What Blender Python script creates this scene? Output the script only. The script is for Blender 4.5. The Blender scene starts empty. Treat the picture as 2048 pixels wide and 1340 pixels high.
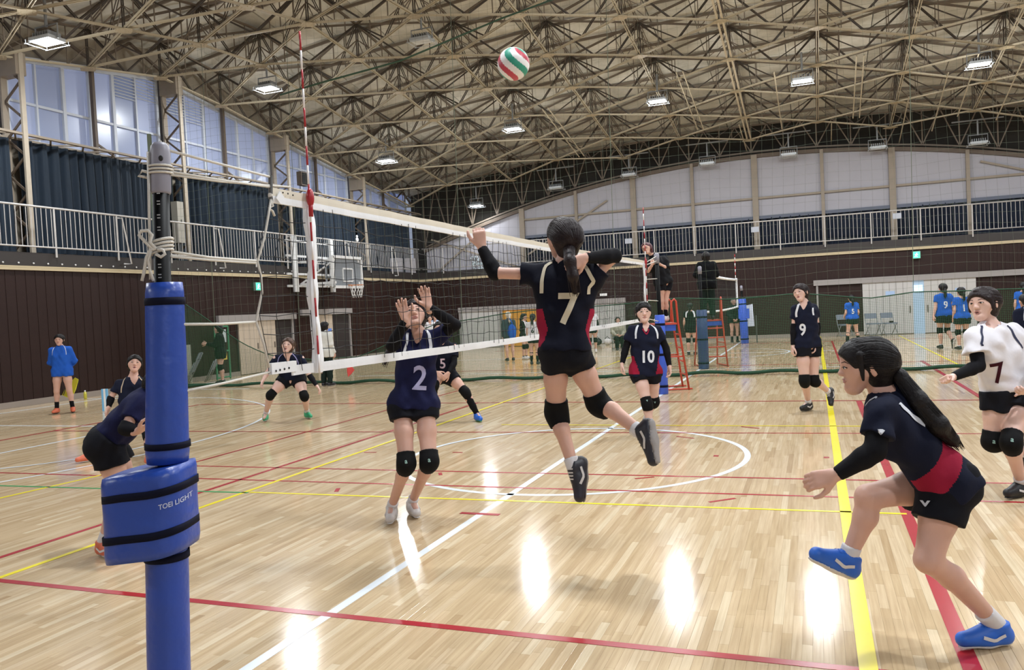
import bpy, bmesh, math, random
import numpy as np
from mathutils import Vector, Matrix
from mathutils.bvhtree import BVHTree
random.seed(7); rng = np.random.default_rng(7)
SC = bpy.context.scene
COL = SC.collection
# ------------------------------------------------------------------ camera
F_PX, YAW, PITCH, ROLL = 1599.24, 0.362276, -0.032465, -0.050062
CAM = np.array([2.48898, -3.58738, 1.58721])
def _axes():
    cy, sy, cp, sp = math.cos(YAW), math.sin(YAW), math.cos(PITCH), math.sin(PITCH)
    w = np.array([-sy*cp, cy*cp, sp]); r = np.array([cy, sy, 0.0]); u = np.cross(r, w)
    c, s = math.cos(ROLL), math.sin(ROLL)
    return c*r + s*u, -s*r + c*u, w
CR, CU, CW = _axes()
cd = bpy.data.cameras.new('camera'); cam = bpy.data.objects.new('camera', cd); COL.objects.link(cam)
cd.sensor_fit = 'HORIZONTAL'; cd.sensor_width = 36.0; cd.lens = F_PX/2048*36.0
cd.clip_start = 0.05; cd.clip_end = 200
M = Matrix.Identity(4)
for i in range(3):
    M[i][0] = CR[i]; M[i][1] = CU[i]; M[i][2] = -CW[i]; M[i][3] = CAM[i]
cam.matrix_world = M
SC.camera = cam
def ray(px, py): return (px-1024)/F_PX*CR - (py-670)/F_PX*CU + CW
def at(px, py, D): return CAM + D*ray(px, py)
def onplane(px, py, axis, v):
    d = ray(px, py); return CAM + (v-CAM[axis])/d[axis]*d
def depth(p): return float((np.asarray(p)-CAM) @ CW)
WH = np.array([CW[0], CW[1], 0]); WH /= np.linalg.norm(WH)      # horizontal view direction
RH = np.array([WH[1], -WH[0], 0])                                 # horizontal image right
# ------------------------------------------------------------------ world, exposure
wd = bpy.data.worlds.new('world'); SC.world = wd; wd.use_nodes = True
wd.node_tree.nodes['Background'].inputs[0].default_value = (0.62, 0.72, 0.95, 1)
wd.node_tree.nodes['Background'].inputs[1].default_value = 0.35
SC.view_settings.view_transform = 'Standard'; SC.view_settings.look = 'None'
SC.view_settings.gamma = 1.0; SC.view_settings.use_curve_mapping = False
SC.view_settings.exposure = 0.16
LAMP_W = 215.0      # downlight of one high-bay lamp
ROOF_FILL = 80.0       # added point light below each lit lamp, brightens the roof
# ------------------------------------------------------------------ materials
def lin(h):
    if isinstance(h, str):
        h = h.lstrip('#'); c = [int(h[i:i+2], 16)/255 for i in (0, 2, 4)]
    else: c = [v/255 for v in h]
    return tuple(v/12.92 if v <= .04045 else ((v+.055)/1.055)**2.4 for v in c) + (1.0,)
MATS = {}
def mat(name, col, rough=.6, metal=0., spec=.5, var=0., vscale=8., bump=0., bscale=60., emit=None, es=0., trans=0., coat=0.):
    if name in MATS: return MATS[name]
    m = bpy.data.materials.new(name); m.use_nodes = True; nt = m.node_tree; b = nt.nodes['Principled BSDF']
    c = lin(col)
    b.inputs['Base Color'].default_value = c; b.inputs['Roughness'].default_value = rough
    b.inputs['Metallic'].default_value = metal; b.inputs['Specular IOR Level'].default_value = spec
    b.inputs['Coat Weight'].default_value = coat; b.inputs['Coat Roughness'].default_value = .15
    if trans: b.inputs['Transmission Weight'].default_value = trans
    if var or bump:
        tc = nt.nodes.new('ShaderNodeTexCoord')
    if var:
        n = nt.nodes.new('ShaderNodeTexNoise'); n.inputs['Scale'].default_value = vscale; n.inputs['Detail'].default_value = 5
        nt.links.new(tc.outputs['Object'], n.inputs['Vector'])
        mx = nt.nodes.new('ShaderNodeMix'); mx.data_type = 'RGBA'
        mx.inputs['A'].default_value = tuple(v*(1-var) for v in c[:3]) + (1,)
        mx.inputs['B'].default_value = tuple(min(1, v*(1+var)) for v in c[:3]) + (1,)
        nt.links.new(n.outputs['Fac'], mx.inputs['Factor']); nt.links.new(mx.outputs['Result'], b.inputs['Base Color'])
    if bump:
        n2 = nt.nodes.new('ShaderNodeTexNoise'); n2.inputs['Scale'].default_value = bscale; n2.inputs['Detail'].default_value = 3
        nt.links.new(tc.outputs['Object'], n2.inputs['Vector'])
        bp = nt.nodes.new('ShaderNodeBump'); bp.inputs['Strength'].default_value = bump; bp.inputs['Distance'].default_value = .01
        nt.links.new(n2.outputs['Fac'], bp.inputs['Height']); nt.links.new(bp.outputs['Normal'], b.inputs['Normal'])
    if emit:
        b.inputs['Emission Color'].default_value = lin(emit); b.inputs['Emission Strength'].default_value = es
    MATS[name] = m
    return m
# ------------------------------------------------------------------ geometry helpers
def tag(o, label=None, cat=None, group=None, kind=None):
    if label: o['label'] = label
    if cat: o['category'] = cat
    if group: o['group'] = group
    if kind: o['kind'] = kind
    return o
def empty(name, loc, label=None, cat=None, group=None, kind=None):
    o = bpy.data.objects.new(name, None); COL.objects.link(o); o.location = Vector([float(v) for v in loc]); o.empty_display_size = .1
    return tag(o, label, cat, group, kind)
def wloc(p):
    v = Vector((0, 0, 0))
    while p is not None: v = v + p.location; p = p.parent
    return v
def link(name, me, parent=None, loc=None):
    """link a mesh given in world coordinates under a parent (parents here only carry locations)"""
    o = bpy.data.objects.new(name, me); COL.objects.link(o)
    if parent is not None:
        o.parent = parent; o.location = -wloc(parent) if loc is None else Vector([float(v) for v in loc]) - wloc(parent)
    elif loc is not None: o.location = Vector([float(v) for v in loc])
    return o
class MB:
    def __init__(s): s.v = []; s.f = []; s.m = []
    def add(s, vs, fs, mi=0):
        n = len(s.v); s.v += [tuple(float(c) for c in p) for p in vs]; s.f += [tuple(i+n for i in f) for f in fs]; s.m += [mi]*len(fs); return s
    def box(s, lo, hi, mi=0):
        x0, y0, z0 = lo; x1, y1, z1 = hi
        return s.add([(x0,y0,z0),(x1,y0,z0),(x1,y1,z0),(x0,y1,z0),(x0,y0,z1),(x1,y0,z1),(x1,y1,z1),(x0,y1,z1)],
                     [(0,3,2,1),(4,5,6,7),(0,1,5,4),(1,2,6,5),(2,3,7,6),(3,0,4,7)], mi)
    def bar(s, a, b, w, h=None, up=(0,0,1), mi=0):
        a = np.asarray(a, float); b = np.asarray(b, float); h = w if h is None else h
        d = b-a; L = np.linalg.norm(d)
        if L < 1e-6: return s
        d /= L; up = np.asarray(up, float)
        if abs(d @ up) > .98: up = np.array([1., 0, 0]) if abs(d[0]) < .9 else np.array([0, 1., 0])
        l = np.cross(d, up); l /= np.linalg.norm(l); u = np.cross(l, d)
        vs = [p + sx*l*w/2 + sy*u*h/2 for p in (a, b) for sx, sy in ((-1,-1),(1,-1),(1,1),(-1,1))]
        return s.add(vs, [(0,1,2,3),(7,6,5,4),(0,4,5,1),(1,5,6,2),(2,6,7,3),(3,7,4,0)], mi)
    def tube(s, pts, r, n=8, mi=0, cap=True, closed=False, sq=None):
        pts = [np.asarray(p, float) for p in pts]; K = len(pts)
        rs = r if hasattr(r, '__len__') else [r]*K
        prev = None; rings = []
        for i, p in enumerate(pts):
            if closed: t = pts[(i+1) % K]-pts[i-1]
            else: t = pts[min(i+1, K-1)]-pts[max(i-1, 0)]
            t = t/(np.linalg.norm(t)+1e-12)
            if prev is None:
                a = np.array([0, 0, 1.]) if abs(t[2]) < .9 else np.array([1., 0, 0])
            else: a = prev
            l = a-(a @ t)*t; l /= np.linalg.norm(l)+1e-12; prev = l; u = np.cross(t, l)
            rings.append([p + rs[i]*(math.cos(2*math.pi*k/n)*l + math.sin(2*math.pi*k/n)*u) for k in range(n)])
        vs = [q for rg in rings for q in rg]; fs = []
        for i in range(K if closed else K-1):
            j = (i+1) % K
            for k in range(n): fs.append((i*n+k, i*n+(k+1) % n, j*n+(k+1) % n, j*n+k))
        if cap and not closed: fs.append(tuple(range(n))[::-1]); fs.append(tuple((K-1)*n+k for k in range(n)))
        return s.add(vs, fs, mi)
    def ellipsoid(s, c, ax, n=10, m=7, mi=0):
        c = np.asarray(c, float); ax = [np.asarray(a, float) for a in ax]; vs = []; fs = []
        for i in range(m+1):
            th = math.pi*i/m
            for k in range(n):
                ph = 2*math.pi*k/n
                vs.append(c + math.sin(th)*math.cos(ph)*ax[0] + math.sin(th)*math.sin(ph)*ax[1] + math.cos(th)*ax[2])
        for i in range(m):
            for k in range(n): fs.append((i*n+k, (i+1)*n+k, (i+1)*n+(k+1) % n, i*n+(k+1) % n))
        return s.add(vs, fs, mi)
    def mesh(s, name, mats, smooth=False):
        me = bpy.data.meshes.new(name); me.from_pydata(s.v, [], s.f)
        for m in (mats if isinstance(mats, (list, tuple)) else [mats]): me.materials.append(m)
        if any(s.m): me.polygons.foreach_set('material_index', s.m)
        if smooth: me.polygons.foreach_set('use_smooth', [True]*len(s.f))
        me.update(); return me
    def build(s, name, mats, parent=None, smooth=False):
        return link(name, s.mesh(name, mats, smooth), parent)
def unit_box(name, m, dims, bevel=0.):
    """box mesh centred on the origin (shared by many pieces)"""
    b = MB(); x, y, z = [d/2 for d in dims]
    if bevel:
        e = bevel
        vs = [(-x,-y,-z),(x,-y,-z),(x,y,-z),(-x,y,-z),(-x,-y,z-e),(x,-y,z-e),(x,y,z-e),(-x,y,z-e),(-x+e,-y+e,z),(x-e,-y+e,z),(x-e,y-e,z),(-x+e,y-e,z)]
        fs = [(0,3,2,1)] + [(i,(i+1)%4,(i+1)%4+4,i+4) for i in range(4)] + [(i+4,(i+1)%4+4,(i+1)%4+8,i+8) for i in range(4)] + [(8,9,10,11)]
        b.add(vs, fs)
    else: b.box((-x,-y,-z), (x,y,z))
    return b.mesh(name, m)
def place(name, me, loc, parent, rot=None, scale=None):
    o = bpy.data.objects.new(name, me); COL.objects.link(o)
    o.location = Vector([float(v) for v in loc]) - (wloc(parent) if parent is not None else Vector((0,0,0))); o.parent = parent
    if rot is not None: o.rotation_mode = 'QUATERNION'; o.rotation_quaternion = rot
    if scale is not None: o.scale = scale
    return o
def between(name, me, a, b, parent, roll_up=(0,0,1)):
    """place a unit-length (along +Y, centred) mesh so that it runs from a to b"""
    a = Vector([float(v) for v in a]); b = Vector([float(v) for v in b]); d = b-a; L = d.length; y = d/L
    up = Vector(roll_up)
    if abs(y.dot(up)) > .98: up = Vector((1, 0, 0))
    x = y.cross(up).normalized(); z = x.cross(y)
    R = Matrix((x, y, z)).transposed()
    return place(name, me, (a+b)/2, parent, R.to_quaternion(), (1, L, 1))
def text_mesh(txt, size, bold=0.0, extrude=0.0, font=None):
    cu = bpy.data.curves.new('t', 'FONT'); cu.body = txt; cu.size = size; cu.align_x = 'CENTER'; cu.align_y = 'CENTER'; cu.offset = bold; cu.resolution_u = 3
    ob = bpy.data.objects.new('t', cu); COL.objects.link(ob)
    bpy.context.view_layer.update()
    me = bpy.data.meshes.new_from_object(ob.evaluated_get(bpy.context.evaluated_depsgraph_get()))
    bpy.data.objects.remove(ob); bpy.data.curves.remove(cu)
    return me
def fine(me, maxlen):
    bm = bmesh.new(); bm.from_mesh(me); bmesh.ops.triangulate(bm, faces=bm.faces[:])
    for _ in range(5):
        es = [e for e in bm.edges if e.calc_length() > maxlen]
        if not es: break
        bmesh.ops.subdivide_edges(bm, edges=es, cuts=1); bmesh.ops.triangulate(bm, faces=bm.faces[:])
    bm.to_mesh(me); bm.free(); return me
def project_text(name, txt, size, center, lat, up, front, bvh, m, parent, bold=0., aspect=1., off=.004, maxlen=.02):
    me = fine(text_mesh(txt, size, bold), maxlen)
    center, lat, up, front = [Vector([float(c) for c in v]) for v in (center, lat, up, front)]
    for v in me.vertices:
        o = center + lat*v.co.x*aspect + up*v.co.y + front*.6
        h = bvh.ray_cast(o, -front, 1.2)
        p = h[0] if h[0] is not None else bvh.find_nearest(center + lat*v.co.x*aspect + up*v.co.y)[0]
        v.co = p + front*off
    me.materials.append(m); me.update()
    return link(name, me, parent)
def flat_text(name, txt, size, center, lat, up, m, parent, bold=0., aspect=1.):
    me = text_mesh(txt, size, bold)
    c, l, u = [Vector([float(q) for q in v]) for v in (center, lat, up)]
    for v in me.vertices: v.co = c + l*v.co.x*aspect + u*v.co.y
    me.materials.append(m); me.update()
    return link(name, me, parent)
# ================================================================== FLOOR
XL, XR, YN, YF = -13.7, 16.4, -7.0, 28.04       # room faces at floor level
def floor_material(name, per_piece):
    m = bpy.data.materials.new(name); m.use_nodes = True; nt = m.node_tree; b = nt.nodes['Principled BSDF']; L = nt.links.new
    N = lambda t, **k: nt.nodes.new(t)
    geo = N('ShaderNodeNewGeometry'); sep = N('ShaderNodeSeparateXYZ'); L(geo.outputs['Position'], sep.inputs[0])
    def math_(op, a, bb=None):
        n = N('ShaderNodeMath'); n.operation = op
        for i, v in enumerate((a, bb)):
            if v is None: continue
            if isinstance(v, (int, float)): n.inputs[i].default_value = v
            else: L(v, n.inputs[i])
        return n.outputs[0]
    if per_piece:
        oi = N('ShaderNodeObjectInfo')
        rnd = math_('FRACT', math_('ADD', oi.outputs['Random'], math_('MULTIPLY', geo.outputs['Random Per Island'], 1.0)))
    else:
        xc = math_('FLOOR', math_('DIVIDE', sep.outputs[0], .045))
        wn = N('ShaderNodeTexWhiteNoise'); wn.noise_dimensions = '1D'; L(xc, wn.inputs['W'])
        yc = math_('FLOOR', math_('ADD', math_('DIVIDE', sep.outputs[1], .72), wn.outputs['Value']))
        cb = N('ShaderNodeCombineXYZ'); L(xc, cb.inputs[0]); L(yc, cb.inputs[1])
        w2 = N('ShaderNodeTexWhiteNoise'); w2.noise_dimensions = '3D'; L(cb.outputs[0], w2.inputs['Vector'])
        rnd = w2.outputs['Value']
    rp = N('ShaderNodeValToRGB'); e = rp.color_ramp.elements
    e[0].position = 0; e[0].color = lin('#b59b78'); e[1].position = 1; e[1].color = lin('#dccbad')
    for p, c in ((.05, '#c3ab88'), (.3, '#c9b28f'), (.6, '#ceb795'), (.85, '#d3be9e')):
        el = e.new(p); el.color = lin(c)
    L(rnd, rp.inputs[0])
    mp = N('ShaderNodeMapping'); mp.inputs['Scale'].default_value = (60, 2.2, 1); L(geo.outputs['Position'], mp.inputs['Vector'])
    gr = N('ShaderNodeTexNoise'); gr.inputs['Scale'].default_value = 1.0; gr.inputs['Detail'].default_value = 6; L(mp.outputs[0], gr.inputs['Vector'])
    mx = N('ShaderNodeMix'); mx.data_type = 'RGBA'; mx.blend_type = 'MULTIPLY'; mx.inputs['Factor'].default_value = 1
    r2 = N('ShaderNodeValToRGB'); r2.color_ramp.elements[0].position = .3; r2.color_ramp.elements[0].color = (.8, .76, .72, 1); r2.color_ramp.elements[1].position = .7; r2.color_ramp.elements[1].color = (1, 1, 1, 1)
    L(gr.outputs['Fac'], r2.inputs[0]); L(rp.outputs[0], mx.inputs['A']); L(r2.outputs[0], mx.inputs['B'])
    L(mx.outputs['Result'], b.inputs['Base Color'])
    sm = N('ShaderNodeTexNoise'); sm.inputs['Scale'].default_value = 1.7; sm.inputs['Detail'].default_value = 4; L(geo.outputs['Position'], sm.inputs['Vector'])
    mr = N('ShaderNodeMapRange'); mr.inputs['To Min'].default_value = .085; mr.inputs['To Max'].default_value = .16; L(sm.outputs['Fac'], mr.inputs['Value'])
    L(mr.outputs[0], b.inputs['Roughness']); b.inputs['Specular IOR Level'].default_value = .3
    return m
M_FLOOR = floor_material('maple_floor', False); M_PLANK = floor_material('maple_plank', True)
floor = MB().box((-16, YN, -.25), (XR+.3, 31, -.002)).build('floor', M_FLOOR); tag(floor, 'polished light maple sports floor of narrow strips', 'floor', kind='structure')
# individual strips where they can be told apart
cands = []
for i in range(-173, 147):
    x = i*.045+.0225; y = -3.4+random.random()*.5
    while y < 7.5:
        Lp = random.choice((.36, .54, .54, .72, .9))
        c = np.array([x, y+Lp/2, 0]); D = depth(c)
        if 2.4 < D < 9.4:
            u = 1024+F_PX*((c-CAM) @ CR)/D; v = 670-F_PX*((c-CAM) @ CU)/D
            if -140 < u < 2190 and v < 1500: cands.append((D, x, y, Lp))
        y += Lp
cands.sort()
plank_me = {L_: unit_box('plank', M_PLANK, (.0444, L_-.0009, .003), .0005) for L_ in (.36, .54, .72, .9)}
for D, x, y, Lp in cands[:300]: place('plank', plank_me[Lp], (x, y+Lp/2, -.0014), floor)
mb = MB()
for D, x, y, Lp in cands[300:]: mb.box((x-.0222, y+.0004, -.003), (x+.0222, y+Lp-.0004, 0.0001))
tag(mb.build('plank_strips', M_PLANK, floor), 'narrow maple strips farther out', kind='stuff')
# painted court lines
def paint(nm, c): return mat(nm, c, .25, spec=.5, var=.08, vscale=5)
PR, PY, PW, PG = paint('paint_red', '#a3202c'), paint('paint_yellow', '#e6d520'), paint('paint_white', '#dfe6ec'), paint('paint_green', '#3f9a5c')
Z0, Z1 = .0002, .0016
def line(a, b, w, m, lvl=0):
    mb = MB(); mb.bar((a[0], a[1], Z1-.0007+lvl*.0005), (b[0], b[1], Z1-.0007+lvl*.0005), w, .0014); return mb.build('court_line', m, floor)
def arcline(c, r, w, a0, a1, m, n=64, lvl=0):
    mb = MB(); vs = []; fs = []
    for k in range(n+1):
        a = math.radians(a0+(a1-a0)*k/n)
        for rr in (r-w/2, r+w/2): vs.append((c[0]+rr*math.cos(a), c[1]+rr*math.sin(a), Z1+lvl*.0005))
    for k in range(n): fs.append((2*k, 2*k+1, 2*k+3, 2*k+2))
    mb.add(vs, fs); return mb.build('court_line', m, floor)
line((0, -4), (0, 30), .06, PW, 0)
line((-9, 0), (9, 0), .052, PR, 1); line((-9, 9.05), (9, 9.05), .05, PR, 1)
line((-3, 0), (-3, 9.05), .05, PR, 1); line((3.05, -.02), (3.05, 9.05), .075, PR, 1)
line((-9, 0), (-9, 9), .05, PR, 1); line((9, 0), (9, 9), .05, PR, 1)
line((2.65, -.1), (2.65, 28), .075, PY, 2); line((-2.55, -1.5), (-2.55, 12), .045, PY, 2)
line((-2.5, 2.46), (3.05, 2.62), .035, PY, 2); line((-5.6, 2.3), (-2.5, 2.44), .035, PG, 2)
line((-1.6, 6.62), (3, 6.63), .035, PY, 2); line((-5, 1.6), (-4.8, 3.4), .04, PY, 2)
line((-6.8, 2.85), (9, 3.2), .035, PR, 1); line((-4.25, 3.5), (9, 3.85), .035, PR, 1)
line((-9, 5.75), (9, 6.3), .035, PR, 1); line((-4.27, 3.5), (-4.27, 11), .035, PR, 1)
line((4.66, 9.3), (4.66, 16), .07, PR, 1)
arcline((0.02, 4.55), 1.8, .06, 0, 360, PW, 96, 0)
arcline((-11.3, 4.5), 5.9, .05, -80, 76, PW, 64, 0); line((-13.5, 10.22), (-9.87, 10.22), .05, PW)
arcline((-7.78, 4.5), 1.85, .05, -90, 90, PW, 40); line((-7.78, 2.2), (-7.78, 6.8), .05, PW); line((-13.5, 6.25), (-7.78, 6.25), .05, PW); line((-13.5, 2.75), (-7.78, 2.75), .05, PW)
line((-12.6, 12.0), (-10.2, 12.0), .05, PW); line((-12.9, -4), (-12.9, 28), .06, PW)
line((9, 14.9), (-9, 14.9), .05, PW); line((-9, 15.8), (9, 15.8), .05, PR, 1); line((-9, 24.8), (9, 24.8), .05, PR, 1); line((3.0, 15.8), (3.0, 24.8), .05, PR, 1)
line((5.2, 14), (5.2, 27), .05, PY, 1); line((-2.6, 15), (-2.6, 27), .05, PY, 1); line((-9, 20.2), (9, 20.2), .05, PW); line((7.4, 14), (7.4, 27), .05, PY, 1)
arcline((0, 20.2), 1.8, .06, 0, 360, PW, 64)
for (x, y, ang, w, l) in [(1.51, 4.64, 90, .05, .06), (2.55, 4.66, 90, .05, .06), (-1.68, 2.67, 115, .04, .14), (-2.41, 4.48, 10, .03, .15), (-1.33, 4.57, 0, .03, .12), (-.01, 2.1, 0, .05, .33), (-1.01, 3.46, 120, .035, .12), (1.76, 2.82, 40, .03, .24), (1.0, 3.54, 30, .03, .18), (1.04, 5.73, -30, .03, .25), (1.71, 6.49, -30, .03, .25)]:
    c, s_ = math.cos(math.radians(ang)), math.sin(math.radians(ang))
    mb = MB(); mb.bar((x-c*l/2, y-s_*l/2, Z1), (x+c*l/2, y+s_*l/2, Z1), w, .002); mb.build('floor_mark', PR, floor)
# ================================================================== WALLS
M_BROWN = mat('dark_brown_boards', '#281815', .5, spec=.25, var=.22, vscale=3, bump=.15, bscale=30)
M_FASCIA = mat('dark_brown_steel', '#2b2523', .5, var=.1)
M_CREAM = mat('cream_trim', '#b8a888', .5, var=.05)
M_BASE = mat('grey_skirting', '#8a8078', .5)
M_TANW = mat('tan_infill_board', '#938979', .8, var=.15, vscale=2)
M_GREYW = mat('pale_grey_panel', '#a2a0a8', .6, var=.05, vscale=1.5)
M_STEEL = mat('tan_grey_steel', '#8d8172', .55, var=.14, vscale=4)
M_STEELD = mat('brown_steel', '#5d5044', .6, var=.2, vscale=4)
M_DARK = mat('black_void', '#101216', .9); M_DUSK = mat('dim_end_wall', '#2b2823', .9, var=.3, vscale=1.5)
M_WHITE = mat('white_paint', '#cfcfcf', .45, var=.04)
M_WFRAME = mat('white_window_frame', '#b9bfca', .5)
def struct(o, label, cat): return tag(o, label, cat, kind='structure')
wall_left = struct(MB().box((XL-.25, YN, -.1), (XL-.02, YF+.2, 3.0)).build('wall_left', M_BROWN), 'dark brown boarded wall along the left side of the hall', 'wall')
wall_far = struct(MB().box((XL-.2, YF+.02, -.1), (XR+.2, YF+.25, 3.0)).build('wall_far', M_BROWN), 'dark brown boarded wall at the far end of the hall', 'wall')
bd = unit_box('board', M_BROWN, (.03, .116, 2.9)); bd2 = unit_box('board', M_BROWN, (.116, .03, 2.9))
k = 0; y = 5.6
left_gaps = [(15.85, 18.85), (19.9, 22.3)]
while y < YF:
    if not any(g[0]-.1 < y < g[1]+.1 for g in left_gaps): place('board', bd, (XL-.012-.006*(k % 2), y, 1.53), wall_left)
    y += .12; k += 1
far_gaps = [(-11.9, -9.9), (-9.95, -8.2), (-6.2, -4.5), (4.0, 7.8)]
x = XL+.1; k = 0
while x < 12:
    if not any(g[0]-.1 < x < g[1]+.1 for g in far_gaps): place('board', bd2, (x, YF+.012+.006*(k % 2), 1.53), wall_far)
    x += .12; k += 1
struct(MB().box((XL-.02, YN, 0), (XL+.012, YF, .13)).build('baseboard_left', M_BASE), 'grey skirting board along the left wall', 'baseboard')
struct(MB().box((XL, YF-.012, 0), (XR, YF+.02, .13)).build('baseboard_far', M_BASE), 'grey skirting board along the far wall', 'baseboard')
struct(MB().box((XR, YN, -.1), (XR+.25, 30, 10)).build('wall_right', M_GREYW), 'pale wall on the right side of the hall', 'wall')
struct(MB().box((-16, YN-.25, -.1), (XR+.3, YN, 10)).build('wall_near', M_GREYW), 'pale wall behind the camera', 'wall')
# gallery
g1 = struct(MB().box((-15.0, YN, 3.07), (XL+.02, YF+1.5, 3.37)).build('trim_1', M_FASCIA), 'dark brown gallery edge beam over the left wall', 'beam')
g2 = struct(MB().box((XL-.9, YF-.02, 3.07), (XR+.2, 29.6, 3.37)).build('trim_2', M_FASCIA), 'dark brown gallery edge beam over the far wall', 'beam')
struct(MB().box((XL-.02, YN, 2.975), (XL+.05, YF, 3.03)).box((XL-.02, YN, 3.035), (XL+.035, YF, 3.07)).build('trim_3', M_CREAM), 'cream moulding under the left gallery edge', 'trim')
struct(MB().box((XL, YF-.05, 2.975), (XR, YF+.02, 3.03)).box((XL, YF-.035, 3.035), (XR, YF+.02, 3.07)).build('trim_4', M_CREAM), 'cream moulding under the far gallery edge', 'trim')
bolt = MB().ellipsoid((0, 0, 0), ((.022, 0, 0), (0, .022, 0), (0, 0, .022)), 8, 4).mesh('bolt', M_WHITE, True)
y = 7.9
while y < 20.5: place('bolt', bolt, (XL+.03, y, 3.13), g1); y += .36
# ---- railings
M_RAIL = mat('pale_rail_paint', '#b9b5b2', .4, var=.05)
def railing(axis, fixed, a0, a1, label, posts, step=.125):
    root = empty('railing', (fixed, a0, 3.37) if axis == 1 else (a0, fixed, 3.37), label, 'railing')
    P = (lambda t, z: (fixed, t, z)) if axis == 1 else (lambda t, z: (t, fixed, z))
    MB().tube([P(a0, 4.40), P(a1, 4.40)], .024, 8).build('top_rail', M_RAIL, root, True)
    MB().tube([P(a0, 3.50), P(a1, 3.50)], .018, 8).build('bottom_rail', M_RAIL, root, True)
    bal = MB().tube([(0, 0, 3.50), (0, 0, 4.40)], .0085, 6).mesh('baluster', M_RAIL)
    pst = MB().tube([(0, 0, 3.28), (0, 0, 4.40)], .022, 8).mesh('post', M_RAIL)
    t = a0+step
    while t < a1:
        if all(abs(t-q) > step*.5 for q in posts): place('baluster', bal, P(t, 0), root)
        t += step
    for q in posts: place('post', pst, P(q, 0), root)
    return root
rl = railing(1, XL+.07, 5.2, YF-.1, 'pale metal railing of the left gallery, in front of the dark curtains', [9.9, 11.65, 13.4, 15.1, 16.9, 18.5, 20.2, 22.0, 23.8, 25.5, 27.2])
brace = MB()
for q in (11.65, 15.1, 18.5, 22.0, 25.5): brace.tube([(XL+.1, q, 4.33), (XL+.13, q+.12, 4.33), (XL+.17, q+.3, 3.2), (XL+.1, q+.12, 3.2)], .02, 6)
brace.build('rail_brace', M_RAIL, rl, True)
railing(0, YF-.07, XL+.2, 11.2, 'pale metal railing of the far gallery, in front of the white panels', [-12.5, -9.5, -7.9, -6.4, -4.9, -3.3, -1.75, -.2, 1.4, 2.95, 4.5, 6.1, 7.7, 9.3, 10.8], .13)
# ================================================================== LEFT UPPER WALL
XU = -14.75
def ZL(x, y): return 9.66-.153*abs(y-14.3)-.0055*(x-.4)**2           # level of the roof truss's lower nodes
def wtop(y): return 8.70-.147*abs(y-14.3)
BAYS = [(4.75+4.87*i, 4.75+4.87*(i+1)) for i in range(5)]             # column lines 4.75 9.62 14.49 19.36 24.23 29.1
mb = MB()
ys = np.linspace(YN, 29.3, 40)
vs = []; fs = []
for y in ys: vs += [(XU-.12, y, 3.3), (XU-.12, y, wtop(y)+2.3)]
for i in range(len(ys)-1): fs.append((2*i, 2*i+1, 2*i+3, 2*i+2))
mb.add(vs, fs)
wul = mb.build('wall_upper_left', M_TANW); struct(wul, 'tan infill boards above the left windows', 'wall')
M_PANE = mat('frosted_pane', '#858ca0', .3, spec=.6, var=.06, vscale=.6, emit='#8f9cc4', es=.34)
M_PANE2 = mat('frosted_pane_dim', '#8088a0', .25, spec=.6, var=.06, vscale=.6, emit='#8796bd', es=.2)
def zt(y): return wtop(y)-.08
def bay_window(n, y0, y1):
    root = empty('window_%d' % n, (XU, (y0+y1)/2, 6.2)); struct(root, 'row of frosted daylight panes in white frames above the curtain, bay %s from the far corner' % ['fifth', 'fourth', 'third', 'second', 'first'][n-1], 'window')
    zs0 = 6.12; cols = 6; ys = [y0+.15+(y1-y0-.3)*k/cols for k in range(cols+1)]
    zmid = 7.0
    def quad(ya, yb, za0, za1, zb0, zb1, m, x=XU, th=.03, nm='pane'):
        vs = [(x, ya, za0), (x, yb, zb0), (x, yb, zb1), (x, ya, za1), (x-th, ya, za0), (x-th, yb, zb0), (x-th, yb, zb1), (x-th, ya, za1)]
        MB().add(vs, [(0,1,2,3),(7,6,5,4),(0,4,5,1),(1,5,6,2),(2,6,7,3),(3,7,4,0)]).build(nm, m, root)
    for k in range(cols):
        a, b = ys[k], ys[k+1]; mm = M_PANE if (k+n) % 3 else M_PANE2
        quad(a, b, zs0, zmid, zs0, zmid, mm); quad(a, b, zmid, zt(a), zmid, zt(b), mm)
        if n in (2, 3) and ((n == 2 and k >= 4) or (n == 3 and k <= 1)):
            for q in range(8):
                z = zt(b)-.12-.085*q
                if z < zmid+.35: break
                MB().bar((XU+.05, a+.03, z), (XU+.05, b-.03, z-.0), .05, .02, up=(.5, 0, .8)).build('louvre_slat', M_WFRAME, root)
    for k, y in enumerate(ys):
        w = .09 if k % 2 == 0 else .05
        MB().box((XU, y-w/2, zs0), (XU+.07, y+w/2, zt(y))).build('mullion', M_WFRAME, root)
    MB().box((XU, y0+.1, zmid-.03), (XU+.06, y1-.1, zmid+.03)).build('transom', M_WFRAME, root)
    MB().bar((XU+.03, y0+.1, zt(y0+.1)), (XU+.03, y1-.1, zt(y1-.1)), .09, .14).build('head_rail', M_WFRAME, root)
    MB().box((XU, y0+.1, zs0-.06), (XU+.1, y1-.1, zs0+.02)).build('sill', M_WFRAME, root)
for i, (a, b) in enumerate(BAYS): bay_window(i+1, a, b)
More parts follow.
